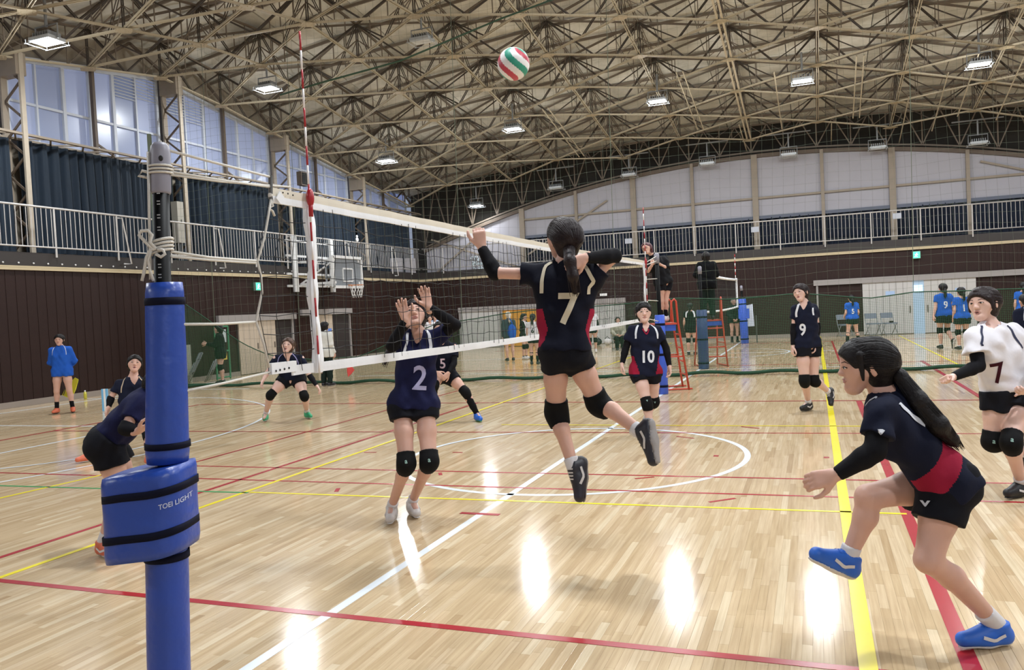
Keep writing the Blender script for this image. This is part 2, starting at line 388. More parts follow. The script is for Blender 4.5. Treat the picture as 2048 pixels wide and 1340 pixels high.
# ---- lattice columns of the left wall
def lattice_column(y, label, n):
    root = empty('trim_%d' % n, (-14.04, y, 3.37)); struct(root, label, 'column')
    zt_ = ZL(-14, y)+.1
    MB().box((-14.04, y-.055, 3.37), (-13.98, y+.055, zt_)).build('flange', mat('cream_steel', '#a79c8c', .5, var=.1), root)
    MB().box((-14.62, y-.075, 3.37), (-14.56, y+.075, zt_)).build('flange', M_STEEL, root)
    z = 3.5; s_ = 0; la = MB()
    while z < zt_-.45:
        la.bar((-14.03 if s_ else -14.57, y, z), (-14.57 if s_ else -14.03, y, z+.42), .03, .05); z += .42; s_ ^= 1
    la.build('lacing', M_STEELD, root)
    MB().box((-14.6, y-.13, zt_-.5), (-14.0, y+.13, zt_)).build('head_plate', M_STEEL, root)
for i, y in enumerate((9.62, 14.49, 19.36, 24.23)): lattice_column(y, 'tan lattice steel column of the left wall, %s from the far corner' % ['fourth', 'third', 'second', 'first'][i], 5+i)
hb = MB()                                                          # horizontal lattice girt under the windows
hb.bar((-14.05, 4, 6.08), (-14.05, 29, 6.08), .09, .05); hb.bar((-14.6, 4, 6.08), (-14.6, 29, 6.08), .09, .05)
y = 4.
while y < 29: hb.bar((-14.05, y, 6.08), (-14.6, y+.45, 6.08), .04, .03); hb.bar((-14.6, y+.45, 6.08), (-14.05, y+.9, 6.08), .04, .03); y += .9
struct(hb.build('trim_9', M_STEEL), 'tan lattice girt running below the left windows', 'beam')
pm = MB()
for y in (7.2, 12.05, 16.9, 21.8, 26.7): pm.box((-14.62, y-.04, 6.1), (-14.52, y+.04, wtop(y)+.1)); pm.bar((-14.55, y, 6.35), (-14.5, y+.5, 6.1), .04, .05)
struct(pm.build('trim_10', M_STEELD), 'slim brown posts between the left window panes', 'post')
# ---- curtains
def curtain(y0, y1, z0, z1, x, label, m, seed, axis=0, n=260):
    r = random.Random(seed); mb = MB(); vs = []; fs = []; ph = r.random()*6
    nz = 6
    for j in range(nz+1):
        z = z0+(z1-z0)*j/nz
        for i in range(n+1):
            t = y0+(y1-y0)*i/n
            o = (.075+.03*math.sin(t*1.3+ph))*math.sin(t*22+2.2*math.sin(t*2.1+ph)+.15*j) + .02*math.sin(t*61+ph)
            vs.append((x+o, t, z) if axis == 0 else (t, x-o, z))
    for j in range(nz):
        for i in range(n): q = j*(n+1)+i; fs.append((q, q+1, q+n+2, q+n+1))
    return tag(mb.add(vs, fs).build('curtain', m, None, True), label, 'curtain', 'dark gallery curtains')
M_CURT = mat('navy_teal_curtain', '#112130', .8, var=.25, vscale=2.5)
for i, (a, b) in enumerate(BAYS):
    curtain(a+.12, b-(.12 if i != 4 else .5), 3.45, 6.02, -14.42, 'long dark teal curtain on the left gallery, %s bay from the far corner' % ['fifth', 'fourth', 'third', 'second', 'first'][i], M_CURT, i)
# ================================================================== FAR UPPER WALL
YU = 29.25
def gtop(x): return 7.0-.0125*(x-.6)**2
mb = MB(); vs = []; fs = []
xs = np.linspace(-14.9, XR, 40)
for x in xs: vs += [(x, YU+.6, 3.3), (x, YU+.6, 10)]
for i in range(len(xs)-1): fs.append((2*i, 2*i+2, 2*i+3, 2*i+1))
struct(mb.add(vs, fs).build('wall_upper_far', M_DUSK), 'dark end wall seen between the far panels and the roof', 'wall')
colx = [-13.95, -9.2, -6.75, -4.3, -1.9, .5, 2.95, 5.35, 7.8, 10.2, 12.6, 15.0]
pan = empty('wall_far_panels', (0, YU, 3.4)); struct(pan, 'large white boards between slim posts above the far gallery', 'wall')
for i in range(len(colx)-1):
    a, b = colx[i], colx[i+1]; zb = 3.38 if i == 0 else 4.72
    zs = [zb, 5.42, None] if i else [3.38, None]
    for q in range(len(zs)-1):
        lo = zs[q]; n = 5; vs = []; fs = []
        for k in range(n+1):
            x = a+.03+(b-a-.06)*k/n; top = gtop(x) if zs[q+1] is None else zs[q+1]
            top = max(top, lo+.02)
            vs += [(x, YU, lo+.01), (x, YU, top-.01), (x, YU+.05, lo+.01), (x, YU+.05, top-.01)]
        for k in range(n):
            e = 4*k; fs += [(e, e+4, e+5, e+1), (e+2, e+3, e+7, e+6), (e+1, e+5, e+7, e+3), (e, e+2, e+6, e+4)]
        fs += [(0, 1, 3, 2), (4*n, 4*n+2, 4*n+3, 4*n+1)]
        MB().add(vs, fs).build('panel', M_GREYW, pan)
    x = b; w = .11 if i % 2 == 0 else .06
    MB().box((x-w, YU-.14, 3.38), (x+w, YU-.02, gtop(x)+.1)).build('post', M_STEEL, pan)
    if i: MB().box((a+.05, YU-.09, 5.38), (b-.05, YU-.02, 5.46)).build('girt', M_STEEL, pan); MB().box((a+.05, YU-.09, 4.6), (b-.05, YU-.02, 4.72)).build('girt', mat('slate_girt', '#5a6070', .6), pan)
for (a, b) in (((-13.6, 4.9), (-9.5, 3.4)), ((-13.4, 3.4), (-11.3, 4.9)), ((-9.0, 3.9), (-5.4, 5.9)), ((8.2, 6.0), (11.5, 4.9))):
    MB().bar((a[0], YU-.08, a[1]), (b[0], YU-.08, b[1]), .07, .05, up=(0, 1, 0)).build('brace', M_STEEL, pan)
rim = MB(); xs = np.linspace(-14, XR, 30)
for i in range(29): rim.bar((xs[i], YU-.05, gtop(xs[i])+.06), (xs[i+1], YU-.05, gtop(xs[i+1])+.06), .12, .14)
struct(rim.build('trim_11', M_STEELD), 'brown arched edge beam above the far white boards', 'beam')
M_CURT2 = mat('black_navy_curtain', '#101a2c', .9, var=.2)
for i, (a, b) in enumerate(((-9.1, -4.35), (-4.25, .45), (.55, 5.3), (5.4, 10.1))):
    curtain(a, b, 3.4, 4.64, YU-.0, 'near-black low curtain behind the far railing, %s from the left' % ['first', 'second', 'third', 'fourth'][i], M_CURT2, 20+i, 1, 140)
# ================================================================== DOORS
M_DOOR = mat('beige_door', '#b3a594', .5, var=.05, vscale=2); M_DOORG = mat('grey_door', '#b4b2b0', .5, var=.05, vscale=2)
M_TRACK = mat('grey_track', '#8f8a88', .5); M_DGAP = mat('dark_opening', '#241c1b', .8); M_ORANGE = mat('orange_wood_door', '#c98d33', .5, var=.12, vscale=5)
M_HANDLE = mat('steel_handle', '#6e6862', .35, metal=.6); M_SIGN = mat('blue_sign', '#5a7fd0', .5); M_SIGNW = mat('white_sign', '#e6e6e6', .5)
def door_left(n, y0, y1, ztop, leaves, gap, label, sign=None):
    root = empty('door_%d' % n, (XL, (y0+y1)/2, 0)); struct(root, label, 'door')
    MB().box((XL-.005, y0-.85, ztop), (XL+.1, y1+.02, ztop+.2)).build('track', M_TRACK, root)
    MB().box((XL-.02, y0, .0), (XL+.004, y1, ztop)).build('opening', M_DGAP, root)
    for (a, b) in leaves:
        lf = MB().box((XL+.0, a, .02), (XL+.045, b, ztop)).build('door_leaf', M_DOOR, root)
        for q in range(1, 4): MB().box((XL+.045, a+(b-a)*q/4-.004, .02), (XL+.048, a+(b-a)*q/4+.004, ztop)).build('groove', M_TRACK, lf)
        MB().box((XL+.045, b-.09, .75), (XL+.06, b-.05, .93)).build('handle', M_HANDLE, lf)
    MB().box((XL, gap-.03, 0), (XL+.06, gap+.03, ztop)).build('jamb', M_TRACK, root)
    if sign: MB().box((XL+.045, sign[0], sign[2]), (XL+.055, sign[1], sign[3])).build('sign', M_SIGN, root)
door_left(1, 15.9, 18.75, 1.62, [(15.95, 16.85), (16.87, 17.68)], 18.6, 'beige sliding double door in the left wall behind the crouching receiver')
door_left(2, 19.95, 22.2, 1.72, [(19.98, 20.95)], 22.1, 'beige sliding door with a blue sign in the left wall, behind the white coat', (20.55, 20.85, 1.1, 1.22))
def door_far(n, x0, x1, ztop, m, leaves, label, ribs=True, jx=None, tr=None):
    root = empty('door_%d' % n, ((x0+x1)/2, YF, 0)); struct(root, label, 'door')
    a, b = tr or (x0-.05, x1+.05)
    MB().box((a, YF-.1, ztop), (b, YF+.01, ztop+.2)).build('track', M_TRACK, root)
    for (p, q) in leaves:
        lf = MB().box((p, YF-.05, .02), (q, YF+.02, ztop)).build('door_leaf', m, root)
        if ribs:
            rb = MB().box((-.006, -.008, .02), (.006, 0, ztop)).mesh('rib', M_TRACK)
            t = p+.22
            while t < q-.1: place('rib', rb, (t, YF-.05, 0), lf); t += .22
    for t in jx or []: MB().box((t-.035, YF-.07, 0), (t+.035, YF+.01, ztop)).build('jamb', M_TRACK, root)
    return root
d3 = door_far(3, 2.6, 11.0, 1.88, M_DOORG, [(4.15, 5.78), (6.14, 7.75)], 'wide grey ribbed sliding door at the far right, behind the players in blue', True, [2.62], (2.5, 11.2))
MB().box((5.78, YF-.03, 0), (6.14, YF+.0, 1.88)).build('opening', mat('daylight_gap', '#8fa4b8', .4, emit='#a8c4dc', es=.25), d3)
MB().box((5.8, YF-.05, 1.45), (6.1, YF-.035, 1.72)).build('pane', mat('bright_gap', '#c9e4f4', .4, emit='#c8ecff', es=.5), d3)
for (p, q) in ((5.66, 5.7), (6.22, 6.26)): MB().box((p, YF-.075, .75), (q, YF-.05, 1.0)).build('handle', M_HANDLE, d3)
MB().box((4.9, YF-.06, 1.4), (5.2, YF-.052, 1.55)).build('sign', mat('pale_blue_sign', '#9cb3d4', .5), d3)
MB().box((7.1, YF-.06, 1.42), (7.4, YF-.052, 1.55)).build('sign', MATS['pale_blue_sign'], d3)
door_far(4, -11.85, -10.0, 1.55, M_DOORG, [(-11.8, -10.02)], 'pale grey door in the far wall, behind the net to the left of the orange door', False, [-11.85, -10.0])
d5 = door_far(5, -9.9, -8.3, 1.55, M_ORANGE, [(-9.85, -9.35), (-9.34, -8.84), (-8.83, -8.33)], 'orange wooden folding door in the far wall behind the net', False, [-9.9, -8.3])
d6 = door_far(6, -6.15, -4.6, 1.62, M_DOORG, [(-6.1, -4.65)], 'pale grey panelled door in the far wall, beside the jumping player', True, [-6.15, -4.62])
MB().box((-5.6, YF-.06, 1.93), (-5.3, YF-.02, 2.03)).build('sign', M_SIGNW, d6)
# exit signs
M_EXIT = mat('green_exit_light', '#4fd0a0', .4, emit='#55e8b4', es=1.0); M_EXW = mat('white_exit_figure', '#e8fff5', .4, emit='#e8fff5', es=1.3)
def exit_sign(c, axis, label):
    root = empty('exit_sign', c, label, 'sign', 'green exit signs'); s_ = .13
    d = {0: (.04, s_, s_), 1: (s_, .04, s_)}[axis]
    MB().box([c[i]-d[i] for i in range(3)], [c[i]+d[i] for i in range(3)]).build('housing', mat('exit_housing', '#6b7a74', .5), root)
    e = {0: (.046, s_*.88, s_*.88), 1: (s_*.88, .046, s_*.88)}[axis]
    MB().box([c[i]-e[i] for i in range(3)], [c[i]+e[i] for i in range(3)]).build('face', M_EXIT, root)
    g = MB()
    def P(h, v): return (c[0]+.05, c[1]+h, c[2]+v) if axis == 0 else (c[0]+h, c[1]-.05, c[2]+v)
    for a, b in (((.0, .02), (-.02, -.03)), ((-.02, -.03), (.03, -.07)), ((-.02, -.03), (-.06, -.07)), ((0, .02), (.05, .0)), ((0, .02), (-.05, .01))): g.bar(P(*a), P(*b), .022, .008, up=(1, 0, 0) if axis == 0 else (0, 1, 0))
    g.ellipsoid(P(.01, .055), ((.02, 0, 0), (0, .02, 0), (0, 0, .02)), 6, 4); g.build('running_figure', M_EXW, root)
exit_sign((XL+.06, 16.9, 2.68), 0, 'green exit sign on the left wall above the sliding door')
exit_sign((5.93, YF-.06, 2.78), 1, 'green exit sign on the far wall above the grey sliding door')
# ================================================================== ROOF
H_UP = .95
DX, DY = 2.42, 2.38
cols_k = range(-6, 7); XK = {k: .42+DX*k for k in cols_k}
def yj(k, j): return (16.3 if k % 2 == 0 else 17.5)+DY*j
def roof_material():
    m = bpy.data.materials.new('roof_board'); m.use_nodes = True; nt = m.node_tree; b = nt.nodes['Principled BSDF']; L = nt.links.new
    geo = nt.nodes.new('ShaderNodeNewGeometry')
    n1 = nt.nodes.new('ShaderNodeTexNoise'); n1.inputs['Scale'].default_value = .9; n1.inputs['Detail'].default_value = 8; n1.inputs['Roughness'].default_value = .65; L(geo.outputs['Position'], n1.inputs['Vector'])
    rp = nt.nodes.new('ShaderNodeValToRGB'); e = rp.color_ramp.elements
    e[0].position = .3; e[0].color = lin('#a4a196'); e[1].position = .72; e[1].color = lin('#d8d5cc'); el = e.new(.5); el.color = lin('#c3c0b5')
    L(n1.outputs['Fac'], rp.inputs[0])
    oi = nt.nodes.new('ShaderNodeObjectInfo'); mr = nt.nodes.new('ShaderNodeMapRange'); mr.inputs['To Min'].default_value = .86; mr.inputs['To Max'].default_value = 1.08; L(oi.outputs['Random'], mr.inputs['Value'])
    mx = nt.nodes.new('ShaderNodeVectorMath'); mx.operation = 'SCALE'; L(rp.outputs[0], mx.inputs[0]); L(mr.outputs[0], mx.inputs['Scale'])
    L(mx.outputs[0], b.inputs['Base Color']); b.inputs['Roughness'].default_value = .95
    bp = nt.nodes.new('ShaderNodeBump'); bp.inputs['Strength'].default_value = .4; n2 = nt.nodes.new('ShaderNodeTexNoise'); n2.inputs['Scale'].default_value = 25; L(geo.outputs['Position'], n2.inputs['Vector']); L(n2.outputs['Fac'], bp.inputs['Height']); L(bp.outputs['Normal'], b.inputs['Normal'])
    return m
M_ROOF = roof_material()
ZB = lambda x, y: ZL(x, y)+H_UP+.12
mb = MB(); xs = np.linspace(-15.2, XR+.3, 26); ysr = np.concatenate([np.linspace(YN-.2, 14.3, 16), np.linspace(14.3, 31, 14)[1:]])
vs = [(x, y, ZB(x, y)+.12) for y in ysr for x in xs]; n = len(xs)
fs = [(j*n+i, (j+1)*n+i, (j+1)*n+i+1, j*n+i+1) for j in range(len(ysr)-1) for i in range(n-1)]
ceiling = mb.add(vs, fs).build('ceiling', M_DARK); struct(ceiling, 'tan board roof lining carried by the steel space truss', 'ceiling')
# boards
x = -15.0; bw, bl = 1.21, 2.38
while x < 14.5:
    y = 3.2+14.3 % bl
    y = 14.3-bl*5
    while y < 29.8:
        vs = []
        for (xx, yy) in ((x+.012, y+.012), (x+bw-.012, y+.012), (x+bw-.012, y+bl-.012), (x+.012, y+bl-.012)):
            yy = min(yy, 30); vs.append((xx, yy, ZB(xx, yy)+.0+.012*math.sin(7*x+3*y)))
        vs += [(p[0], p[1], p[2]+.05) for p in vs]
        MB().add(vs, [(0,3,2,1),(4,5,6,7),(0,1,5,4),(1,2,6,5),(2,3,7,6),(3,0,4,7)]).build('roof_board', M_ROOF, ceiling)
        y += bl
    x += bw
M_TRL = mat('tan_truss_lit', '#b3a78f', .55, var=.12, vscale=3); M_TRD = mat('brown_truss_shaded', '#453c34', .65, var=.2, vscale=3); M_TRM = mat('mid_truss_tone', '#73675a', .6, var=.15, vscale=3)  # one truss steel: lower chords coloured as lit from below, webs as shaded
truss = empty('trim_12', (0, 14.3, 8)); struct(truss, 'three-way steel space truss under the roof with bolted node plates', 'truss')
def twin(name, m, w, h, gap):
    b = MB()
    b.box((-gap/2-w, -.5, -h/2), (-gap/2, .5, h/2)); b.box((gap/2, -.5, -h/2), (gap/2+w, .5, h/2)); return b.mesh(name, m)
chord = twin('bottom_chord', M_TRL, .018, .04, .04); web = twin('web', M_TRD, .013, .032, .04); top = twin('top_chord', M_TRM, .014, .04, .045); rib1 = twin('ridge_chord', mat('pale_truss_paint', '#bdb098', .55), .05, .07, .08)
purl = MB().box((-.022, -.5, -.04), (.022, .5, .04)).mesh('purlin', M_TRM)
plate = MB(); r_ = .2
pv = [(r_*1.25, 0), (r_*.7, r_*.55), (0, r_*1.0), (-r_*.7, r_*.55), (-r_*1.25, 0), (-r_*.7, -r_*.55), (0, -r_*1.0), (r_*.7, -r_*.55)]
plate.add([(a, b, -.045) for a, b in pv]+[(a, b, -.03) for a, b in pv], [tuple(range(8))[::-1], tuple(range(8, 16))]+[(i, (i+1) % 8, (i+1) % 8+8, i+8) for i in range(8)])
for a, b in ((.08, .06), (-.08, .06), (.08, -.06), (-.08, -.06), (.16, 0), (-.16, 0)): plate.ellipsoid((a, b, -.047), ((.014, 0, 0), (0, .014, 0), (0, 0, .01)), 6, 4)
plate = plate.mesh('node_plate', mat('node_plate_paint', '#ab9c80', .55, var=.08))
nodes = {}
for k in cols_k:
    for j in range(-6, 6):
        y = yj(k, j); x = XK[k]
        if 3.5 < y < 29.4: nodes[(k, j)] = np.array([x, y, ZL(x, y)])
segs = []
for (k, j), p in nodes.items():
    nb = [(k, j+1, 'y')] + ([(k+1, j-1, 'd'), (k+1, j, 'd')] if k % 2 == 0 else [(k+1, j, 'd'), (k+1, j+1, 'd')])
    for a, b, t in nb:
        if (a, b) in nodes: segs.append((p, nodes[(a, b)], t, k))
UPV = np.array([0, 0, H_UP])
webs = []
for p, q, t, k in segs:
    between('ridge_chord' if (t == 'y' and k == 0) else 'bottom_chord', rib1 if (t == 'y' and k == 0) else chord, p, q, truss)
    between('top_chord', top, p+UPV, q+UPV, truss)
    mid = (p+q)/2
    webs += [(p+UPV, mid), (mid, q+UPV)]
for p in nodes.values():
    webs.append((p, p+UPV)); place('node_plate', plate, p, truss)
webs.sort(key=lambda s_: depth((s_[0]+s_[1])/2))
for a, b in webs[:300]: between('web', web, a, b, truss)
rest = MB()
for a, b in webs[300:]:
    d = b-a; l = np.cross(d, [0, 0, 1.]); l = l/np.linalg.norm(l) if np.linalg.norm(l) > 1e-3 else np.array([1., 0, 0])
    for s_ in (-.0265, .0265): rest.bar(a+l*s_, b+l*s_, .013, .032)
sub_ = MB()
for p, q, t, k in segs:
    mid = (p+q)/2
    for e_ in (p, q):
        lq = (e_+mid)/2; uq = (e_+UPV+mid)/2; tq_ = e_*.6+mid*.4+UPV
        sub_.bar(lq, uq, .022, .022); sub_.bar(uq, (e_+mid)/2+UPV, .022, .022); sub_.bar(lq, e_+UPV*.55, .02, .02)
tag(sub_.build('secondary_webs', M_TRM, truss), 'short secondary struts between chords and webs', kind='stuff')
tag(rest.build('far_webs', M_TRD, truss), 'farther diagonal web members', kind='stuff')
y = 4.8
for y in np.arange(4.8, 29.5, 1.19):
    xs = np.linspace(-14.8, 14.5, 7)
    for i in range(6): between('purlin', purl, (xs[i], y, ZB(xs[i], y)-.06), (xs[i+1], y, ZB(xs[i+1], y)-.06), truss)
# hanging lattice at the far end and thin hanging ropes/rods
rods = MB()
for (x, y) in [(3.3, 27.4), (3.9, 22.0), (4.1, 22.0), (1.6, 22.4), (5.6, 25.5), (6.5, 23.8), (7.1, 22.5), (8.3, 23.0), (-1.2, 21.4), (-1.0, 21.4), (0.2, 26.5), (-5.8, 22.2), (-5.6, 22.2)]:
    z = ZL(x, y); rods.tube([(x, y, z), (x+.05, y+4.2, ZL(x, min(y+4.2, 29))-.3)], .02, 5)
struct(rods.build('trim_13', M_TRL), 'tan conduit rods running along the underside of the truss', 'conduit')
eg = MB(); xs = np.arange(-14, 15, 1.2)
for i in range(len(xs)-1):
    a, b = xs[i], xs[i+1]; za, zb = gtop(a)+.25, gtop(b)+.25; ta, tb = ZB(a, 29.3)-.15, ZB(b, 29.3)-.15
    eg.bar((a, 29.35, za), (b, 29.35, zb), .05, .06); eg.bar((a, 29.35, ta), (b, 29.35, tb), .05, .06); eg.bar((a, 29.35, za), ((a+b)/2, 29.35, (ta+tb)/2), .04, .04); eg.bar(((a+b)/2, 29.35, (ta+tb)/2), (b, 29.35, zb), .04, .04); eg.bar((a, 29.35, za), (a, 29.35, ta), .04, .04)
struct(eg.build('trim_15', M_TRM), 'brown lattice girder between the far boards and the roof', 'truss')
# infill above left windows: dark openings and slanted struts
op = MB()
for y in (10.7, 12.9, 15.7, 18.0, 20.5, 22.9, 25.3): op.box((XU-.1, y-.75, wtop(y)+.85), (XU-.06, y+.75, wtop(y)+1.35))
lt = MB()
for y in np.arange(7.2, 28.5, 1.2175):
    up_ = (int(round((y-7.2)/1.2175)) % 2 == 0)
    lt.bar((XU+.25, y, wtop(y)+.05 if up_ else ZB(-14.5, y)-.1), (XU+.25, y+1.2175, ZB(-14.5, y+1.2)-.1 if up_ else wtop(y+1.2)+.05), .06, .07)
struct(lt.build('trim_16', M_STEELD), 'zigzag brown struts between the left windows and the roof', 'truss')
struct(op.build('trim_14', mat('dark_blue_opening', '#161c2c', .8)), 'dark openings between infill boards under the left roof edge', 'opening')
# ================================================================== LAMPS
M_LH = mat('lamp_housing', '#b4b8bb', .4, metal=.2); M_LG = mat('lamp_grey', '#8d9092', .5, metal=.3)
M_LED = mat('led_on', '#ffffff', .3, emit='#f4f8ff', es=16); M_LEDOFF = mat('led_off', '#d4d8dc', .3)
def lamp(x, y, z, lit, label):
    k_ = .25 if y > 28 else 1.
    root = empty('high_bay_lamp', (x, y, z), label, 'lamp', 'ceiling lamps')
    MB().box((x-.27, y-.2, z), (x+.27, y+.2, z+.07)).build('housing', M_LH, root)
    MB().box((x-.24, y-.17, z-.015), (x+.24, y+.17, z)).build('led_face', M_LED if lit else M_LEDOFF, root)
    fin = MB()
    for q in np.linspace(-.2, .2, 7): fin.box((x+q-.012, y-.15, z+.07), (x+q+.012, y+.15, z+.17))
    fin.build('heat_sink', M_LG, root)
    MB().tube([(x-.3, y, z+.03), (x-.3, y, z+.32), (x+.3, y, z+.32), (x+.3, y, z+.03)], .018, 6).build('bracket', M_LG, root)
    MB().tube([(x, y, z+.3), (x, y, z+.85)], .03, 6).build('stem', M_LG, root)
    if y > 28: MB().tube([(x-.8, y, z+.84), (x+.8, y, z+.84)], .025, 6).build('hanger', M_LG, root)
    gd = MB()
    for q in (-.3, .3): gd.tube([(x-.34, y+q*.8, z-.05), (x+.34, y+q*.8, z-.05)], .008, 5); gd.tube([(x+q, y-.26, z-.05), (x+q, y+.26, z-.05)], .008, 5)
    for q in (-.3, .3):
        for p in (-.24, .24): gd.tube([(x+q, y+p, z-.05), (x+q, y+p, z+.03)], .008, 5)
    gd.build('guard', M_LH, root)
    if lit:
        ld = bpy.data.lights.new('lamp_light', 'AREA'); ld.shape = 'RECTANGLE'; ld.size = .5; ld.size_y = .36; ld.energy = LAMP_W*k_; ld.color = (.93, .97, 1.0)
        lo = bpy.data.objects.new('lamp_light', ld); COL.objects.link(lo); lo.parent = root; lo.location = (0, 0, -.07)
        ld = bpy.data.lights.new('roof_fill_light', 'POINT'); ld.energy = ROOF_FILL*(k_ if k_ == 1 else .08); ld.shadow_soft_size = .12; ld.color = (.92, .97, 1.0)  # added fill light for the roof, not part of the fitting
        lo = bpy.data.objects.new('roof_fill_light', ld); COL.objects.link(lo); lo.parent = root; lo.location = (0, 0, -.3)
LX = [-11.7, -6.8, -1.9, 2.4, 7.0, 11.8]
nth = ['first', 'second', 'third', 'fourth', 'fifth', 'sixth']
for i, x in enumerate(LX):
    for y, lit, row in ((22.0, True, 'third lamp row from the far end'), (15.4, i != 1, 'middle lamp row'), (28.6, i == 0, 'farthest lamp row'), (8.4, i in (0, 2, 3, 5), 'lamp row above the near court'), (1.4, i in (0, 2, 3, 4), 'lamp row above the near side line'), (-5.2, i in (1, 4), 'lamp row behind the camera')):
        if row == 'farthest lamp row' and i > 4: continue
        xx = [-11.05, -7.4, -4.3, -1.2, 1.8][i] if y == 28.6 else [-9.2, -4.4, .3, 5.0, 9.7, 14.0][i] if y == 1.4 else x
        row_ = row.replace('third lamp row from the far end', 'second row from the far end')
        y = 14.5 if (y == 15.4 and i == 2) else y
        lamp(xx, y, ZL(xx, y)-.55 if y != 28.6 else ZL(xx, 28.6)-.62, lit, '%s lamp, %s from the left in the %s' % ('glowing' if lit else 'switched-off grey', nth[i], row_))
for i, x in enumerate((4.85, 8.05)):
    lamp(x, 28.6, ZL(x, 28.6)-.62, False, 'switched-off grey lamp, %s from the left in the farthest lamp row' % nth[5+i] if i == 0 else 'switched-off grey ceiling lamp, rightmost in the farthest lamp row')
# ================================================================== VOLLEYBALL NET (near court, plane x = 0)
M_NETW = mat('white_net_tape', '#e0e2e6', .7, var=.06, vscale=6, bump=.1, bscale=40); M_NETC = mat('cream_net_tape', '#d3ccbd', .7, var=.06)
M_CORD = mat('black_net_cord', '#1c1c1e', .8); M_ROPE = mat('white_rope', '#c9c5bd', .8, bump=.4, bscale=200); M_DGREY = mat('dark_grey_bar', '#555554', .5, metal=.3)
def X0(px, py, x=0.): return onplane(px, py, 0, x)
net = empty('volleyball_net', (0, 4.5, 1.3), 'white-taped black volleyball net across the near court', 'net')
def ztopn(y): return 2.245-.02*math.sin(math.pi*min(max(y/9, 0), 1))
def zbotn(y): return 1.33-.02*math.sin(math.pi*min(max(y/9, 0), 1))-.012*min(max(y/9, 0), 1)
YS = float(X0(543, 372)[1])
def band(y0, y1, zf, h, th, n, m, name, off=0., wob=.004):
    mb = MB(); vs = []; fs = []
    for i in range(n+1):
        y = y0+(y1-y0)*i/n; z = zf(y); wv = wob*math.sin(y*9)+wob*.6*math.sin(y*23)
        for (dx, dz) in ((-th, -h/2), (th, -h/2), (th*1.06, 0), (th, h/2), (-th, h/2), (-th*1.06, 0)): vs.append((dx+wv+off, y, z+dz))
    for i in range(n):
        for k in range(6): fs.append((i*6+k, i*6+(k+1) % 6, (i+1)*6+(k+1) % 6, (i+1)*6+k))
    fs += [tuple(range(6))[::-1], tuple(n*6+k for k in range(6))]
    return mb.add(vs, fs).build(name, m, net, False)
band(YS, 9.2, lambda y: ztopn(y)-.019, .042, .0065, 120, M_NETC, 'top_tape')
band(YS, 9.2, lambda y: ztopn(y)-.056, .034, .007, 120, M_NETW, 'top_tape_hem')
band(-.19, 9.2, lambda y: zbotn(y), .05, .006, 120, M_NETW, 'bottom_tape')
# netting with a slack near edge
edge = [X0(541, 398), X0(536, 430), X0(528, 475), X0(514, 522), X0(521, 552), X0(523, 585), X0(511, 643), X0(527, 690), X0(537, 735)]
ez = [p[2] for p in edge][::-1]; ey = [p[1] for p in edge][::-1]
def netp(i, t):                                                   # i: strand index along y (0 = near edge), t: 0 bottom..1 top
    y = -.26+i*.1; z = zbotn(y)+t*(ztopn(y)-.06-zbotn(y))
    w = max(0., 1-i/4.)
    if w > 0: y = y+(float(np.interp(z, ez, ey))+.26)*w*1.0 if i else float(np.interp(z, ez, ey))
    x = .012*math.sin(i*.7+t*5)
    y += .01*math.sin(i*1.7+t*7)
    return np.array([x, y, z+.006*math.sin(i*2.1+9*t)])
cords = MB(); NI = 95
for i in range(NI+1): cords.tube([netp(i, t) for t in np.linspace(0, 1, 10)], .0021, 4, cap=False)
for t in np.linspace(0, 1, 10)[1:-1]: cords.tube([netp(i, t) for i in range(NI+1)], .0021, 4, cap=False)
tag(cords.build('netting', M_CORD, net), kind='stuff')
ec = MB().tube([p+np.array([.003, 0, 0]) for p in edge], .006, 6); ec.build('edge_rope', M_ROPE, net, True)
def side_band(y, nm):
    mb = MB(); vs = []; fs = []; n = 24
    for i in range(n+1):
        t = i/n; z = zbotn(y)-.03+t*(ztopn(y)-zbotn(y)+.02); w = .03+.006*math.sin(17*t)+.004*math.sin(31*t); o = .006*math.sin(11*t)
        for dx, dy in ((-.012, -w), (.012, -w), (.016, 0), (.012, w), (-.012, w), (-.016, 0)): vs.append((dx+o, y+dy, z))
    for i in range(n):
        for k in range(6): fs.append((i*6+k, i*6+(k+1) % 6, (i+1)*6+(k+1) % 6, (i+1)*6+k))
    mb.add(vs, fs).build(nm, M_NETW, net, True)
side_band(.03, 'side_band'); side_band(9.0, 'side_band')
MB().tube([X0(541, 352), X0(541, 398)], .011, 8).build('end_bar', M_DGREY, net); MB().tube([(0, 9.2, ztopn(9.2)-.09), (0, 9.2, ztopn(9.2)+.02)], .01, 8).build('end_bar', M_DGREY, net)
bp = MB(); a = X0(540, 738); b = X0(640, 722)
bp.bar(a, X0(590, 732), .022, .055, up=(0, 0, 1)); bp.build('end_patch', M_NETW, net)
ey_ = MB()
for px, py in ((548, 742), (556, 740), (565, 738), (574, 736)): ey_.ellipsoid(X0(px, py)+[.013, 0, 0], ((.003, 0, 0), (0, .006, 0), (0, 0, .006)), 8, 4)
for px, py in ((560, 386), (570, 388), (580, 391)): ey_.ellipsoid(X0(px, py)+[.018, 0, 0], ((.003, 0, 0), (0, .005, 0), (0, 0, .005)), 8, 4)
ey_.build('eyelet', M_CORD, net)
tg = MB(); tg.bar(X0(549, 390)+[.02, 0, 0], X0(558, 402)+[.02, 0, 0], .004, .05, up=(0, 0, 1)); tg.build('paper_tag', M_NETW, net)
kn = MB()                                                          # loose rope ends at the tape end
kn.tube([X0(541, 398), X0(546, 412), X0(538, 416), X0(545, 422), X0(549, 432)], .006, 6); kn.ellipsoid(X0(541, 391), ((.012, 0, 0), (0, .014, 0), (0, 0, .018)), 8, 6)
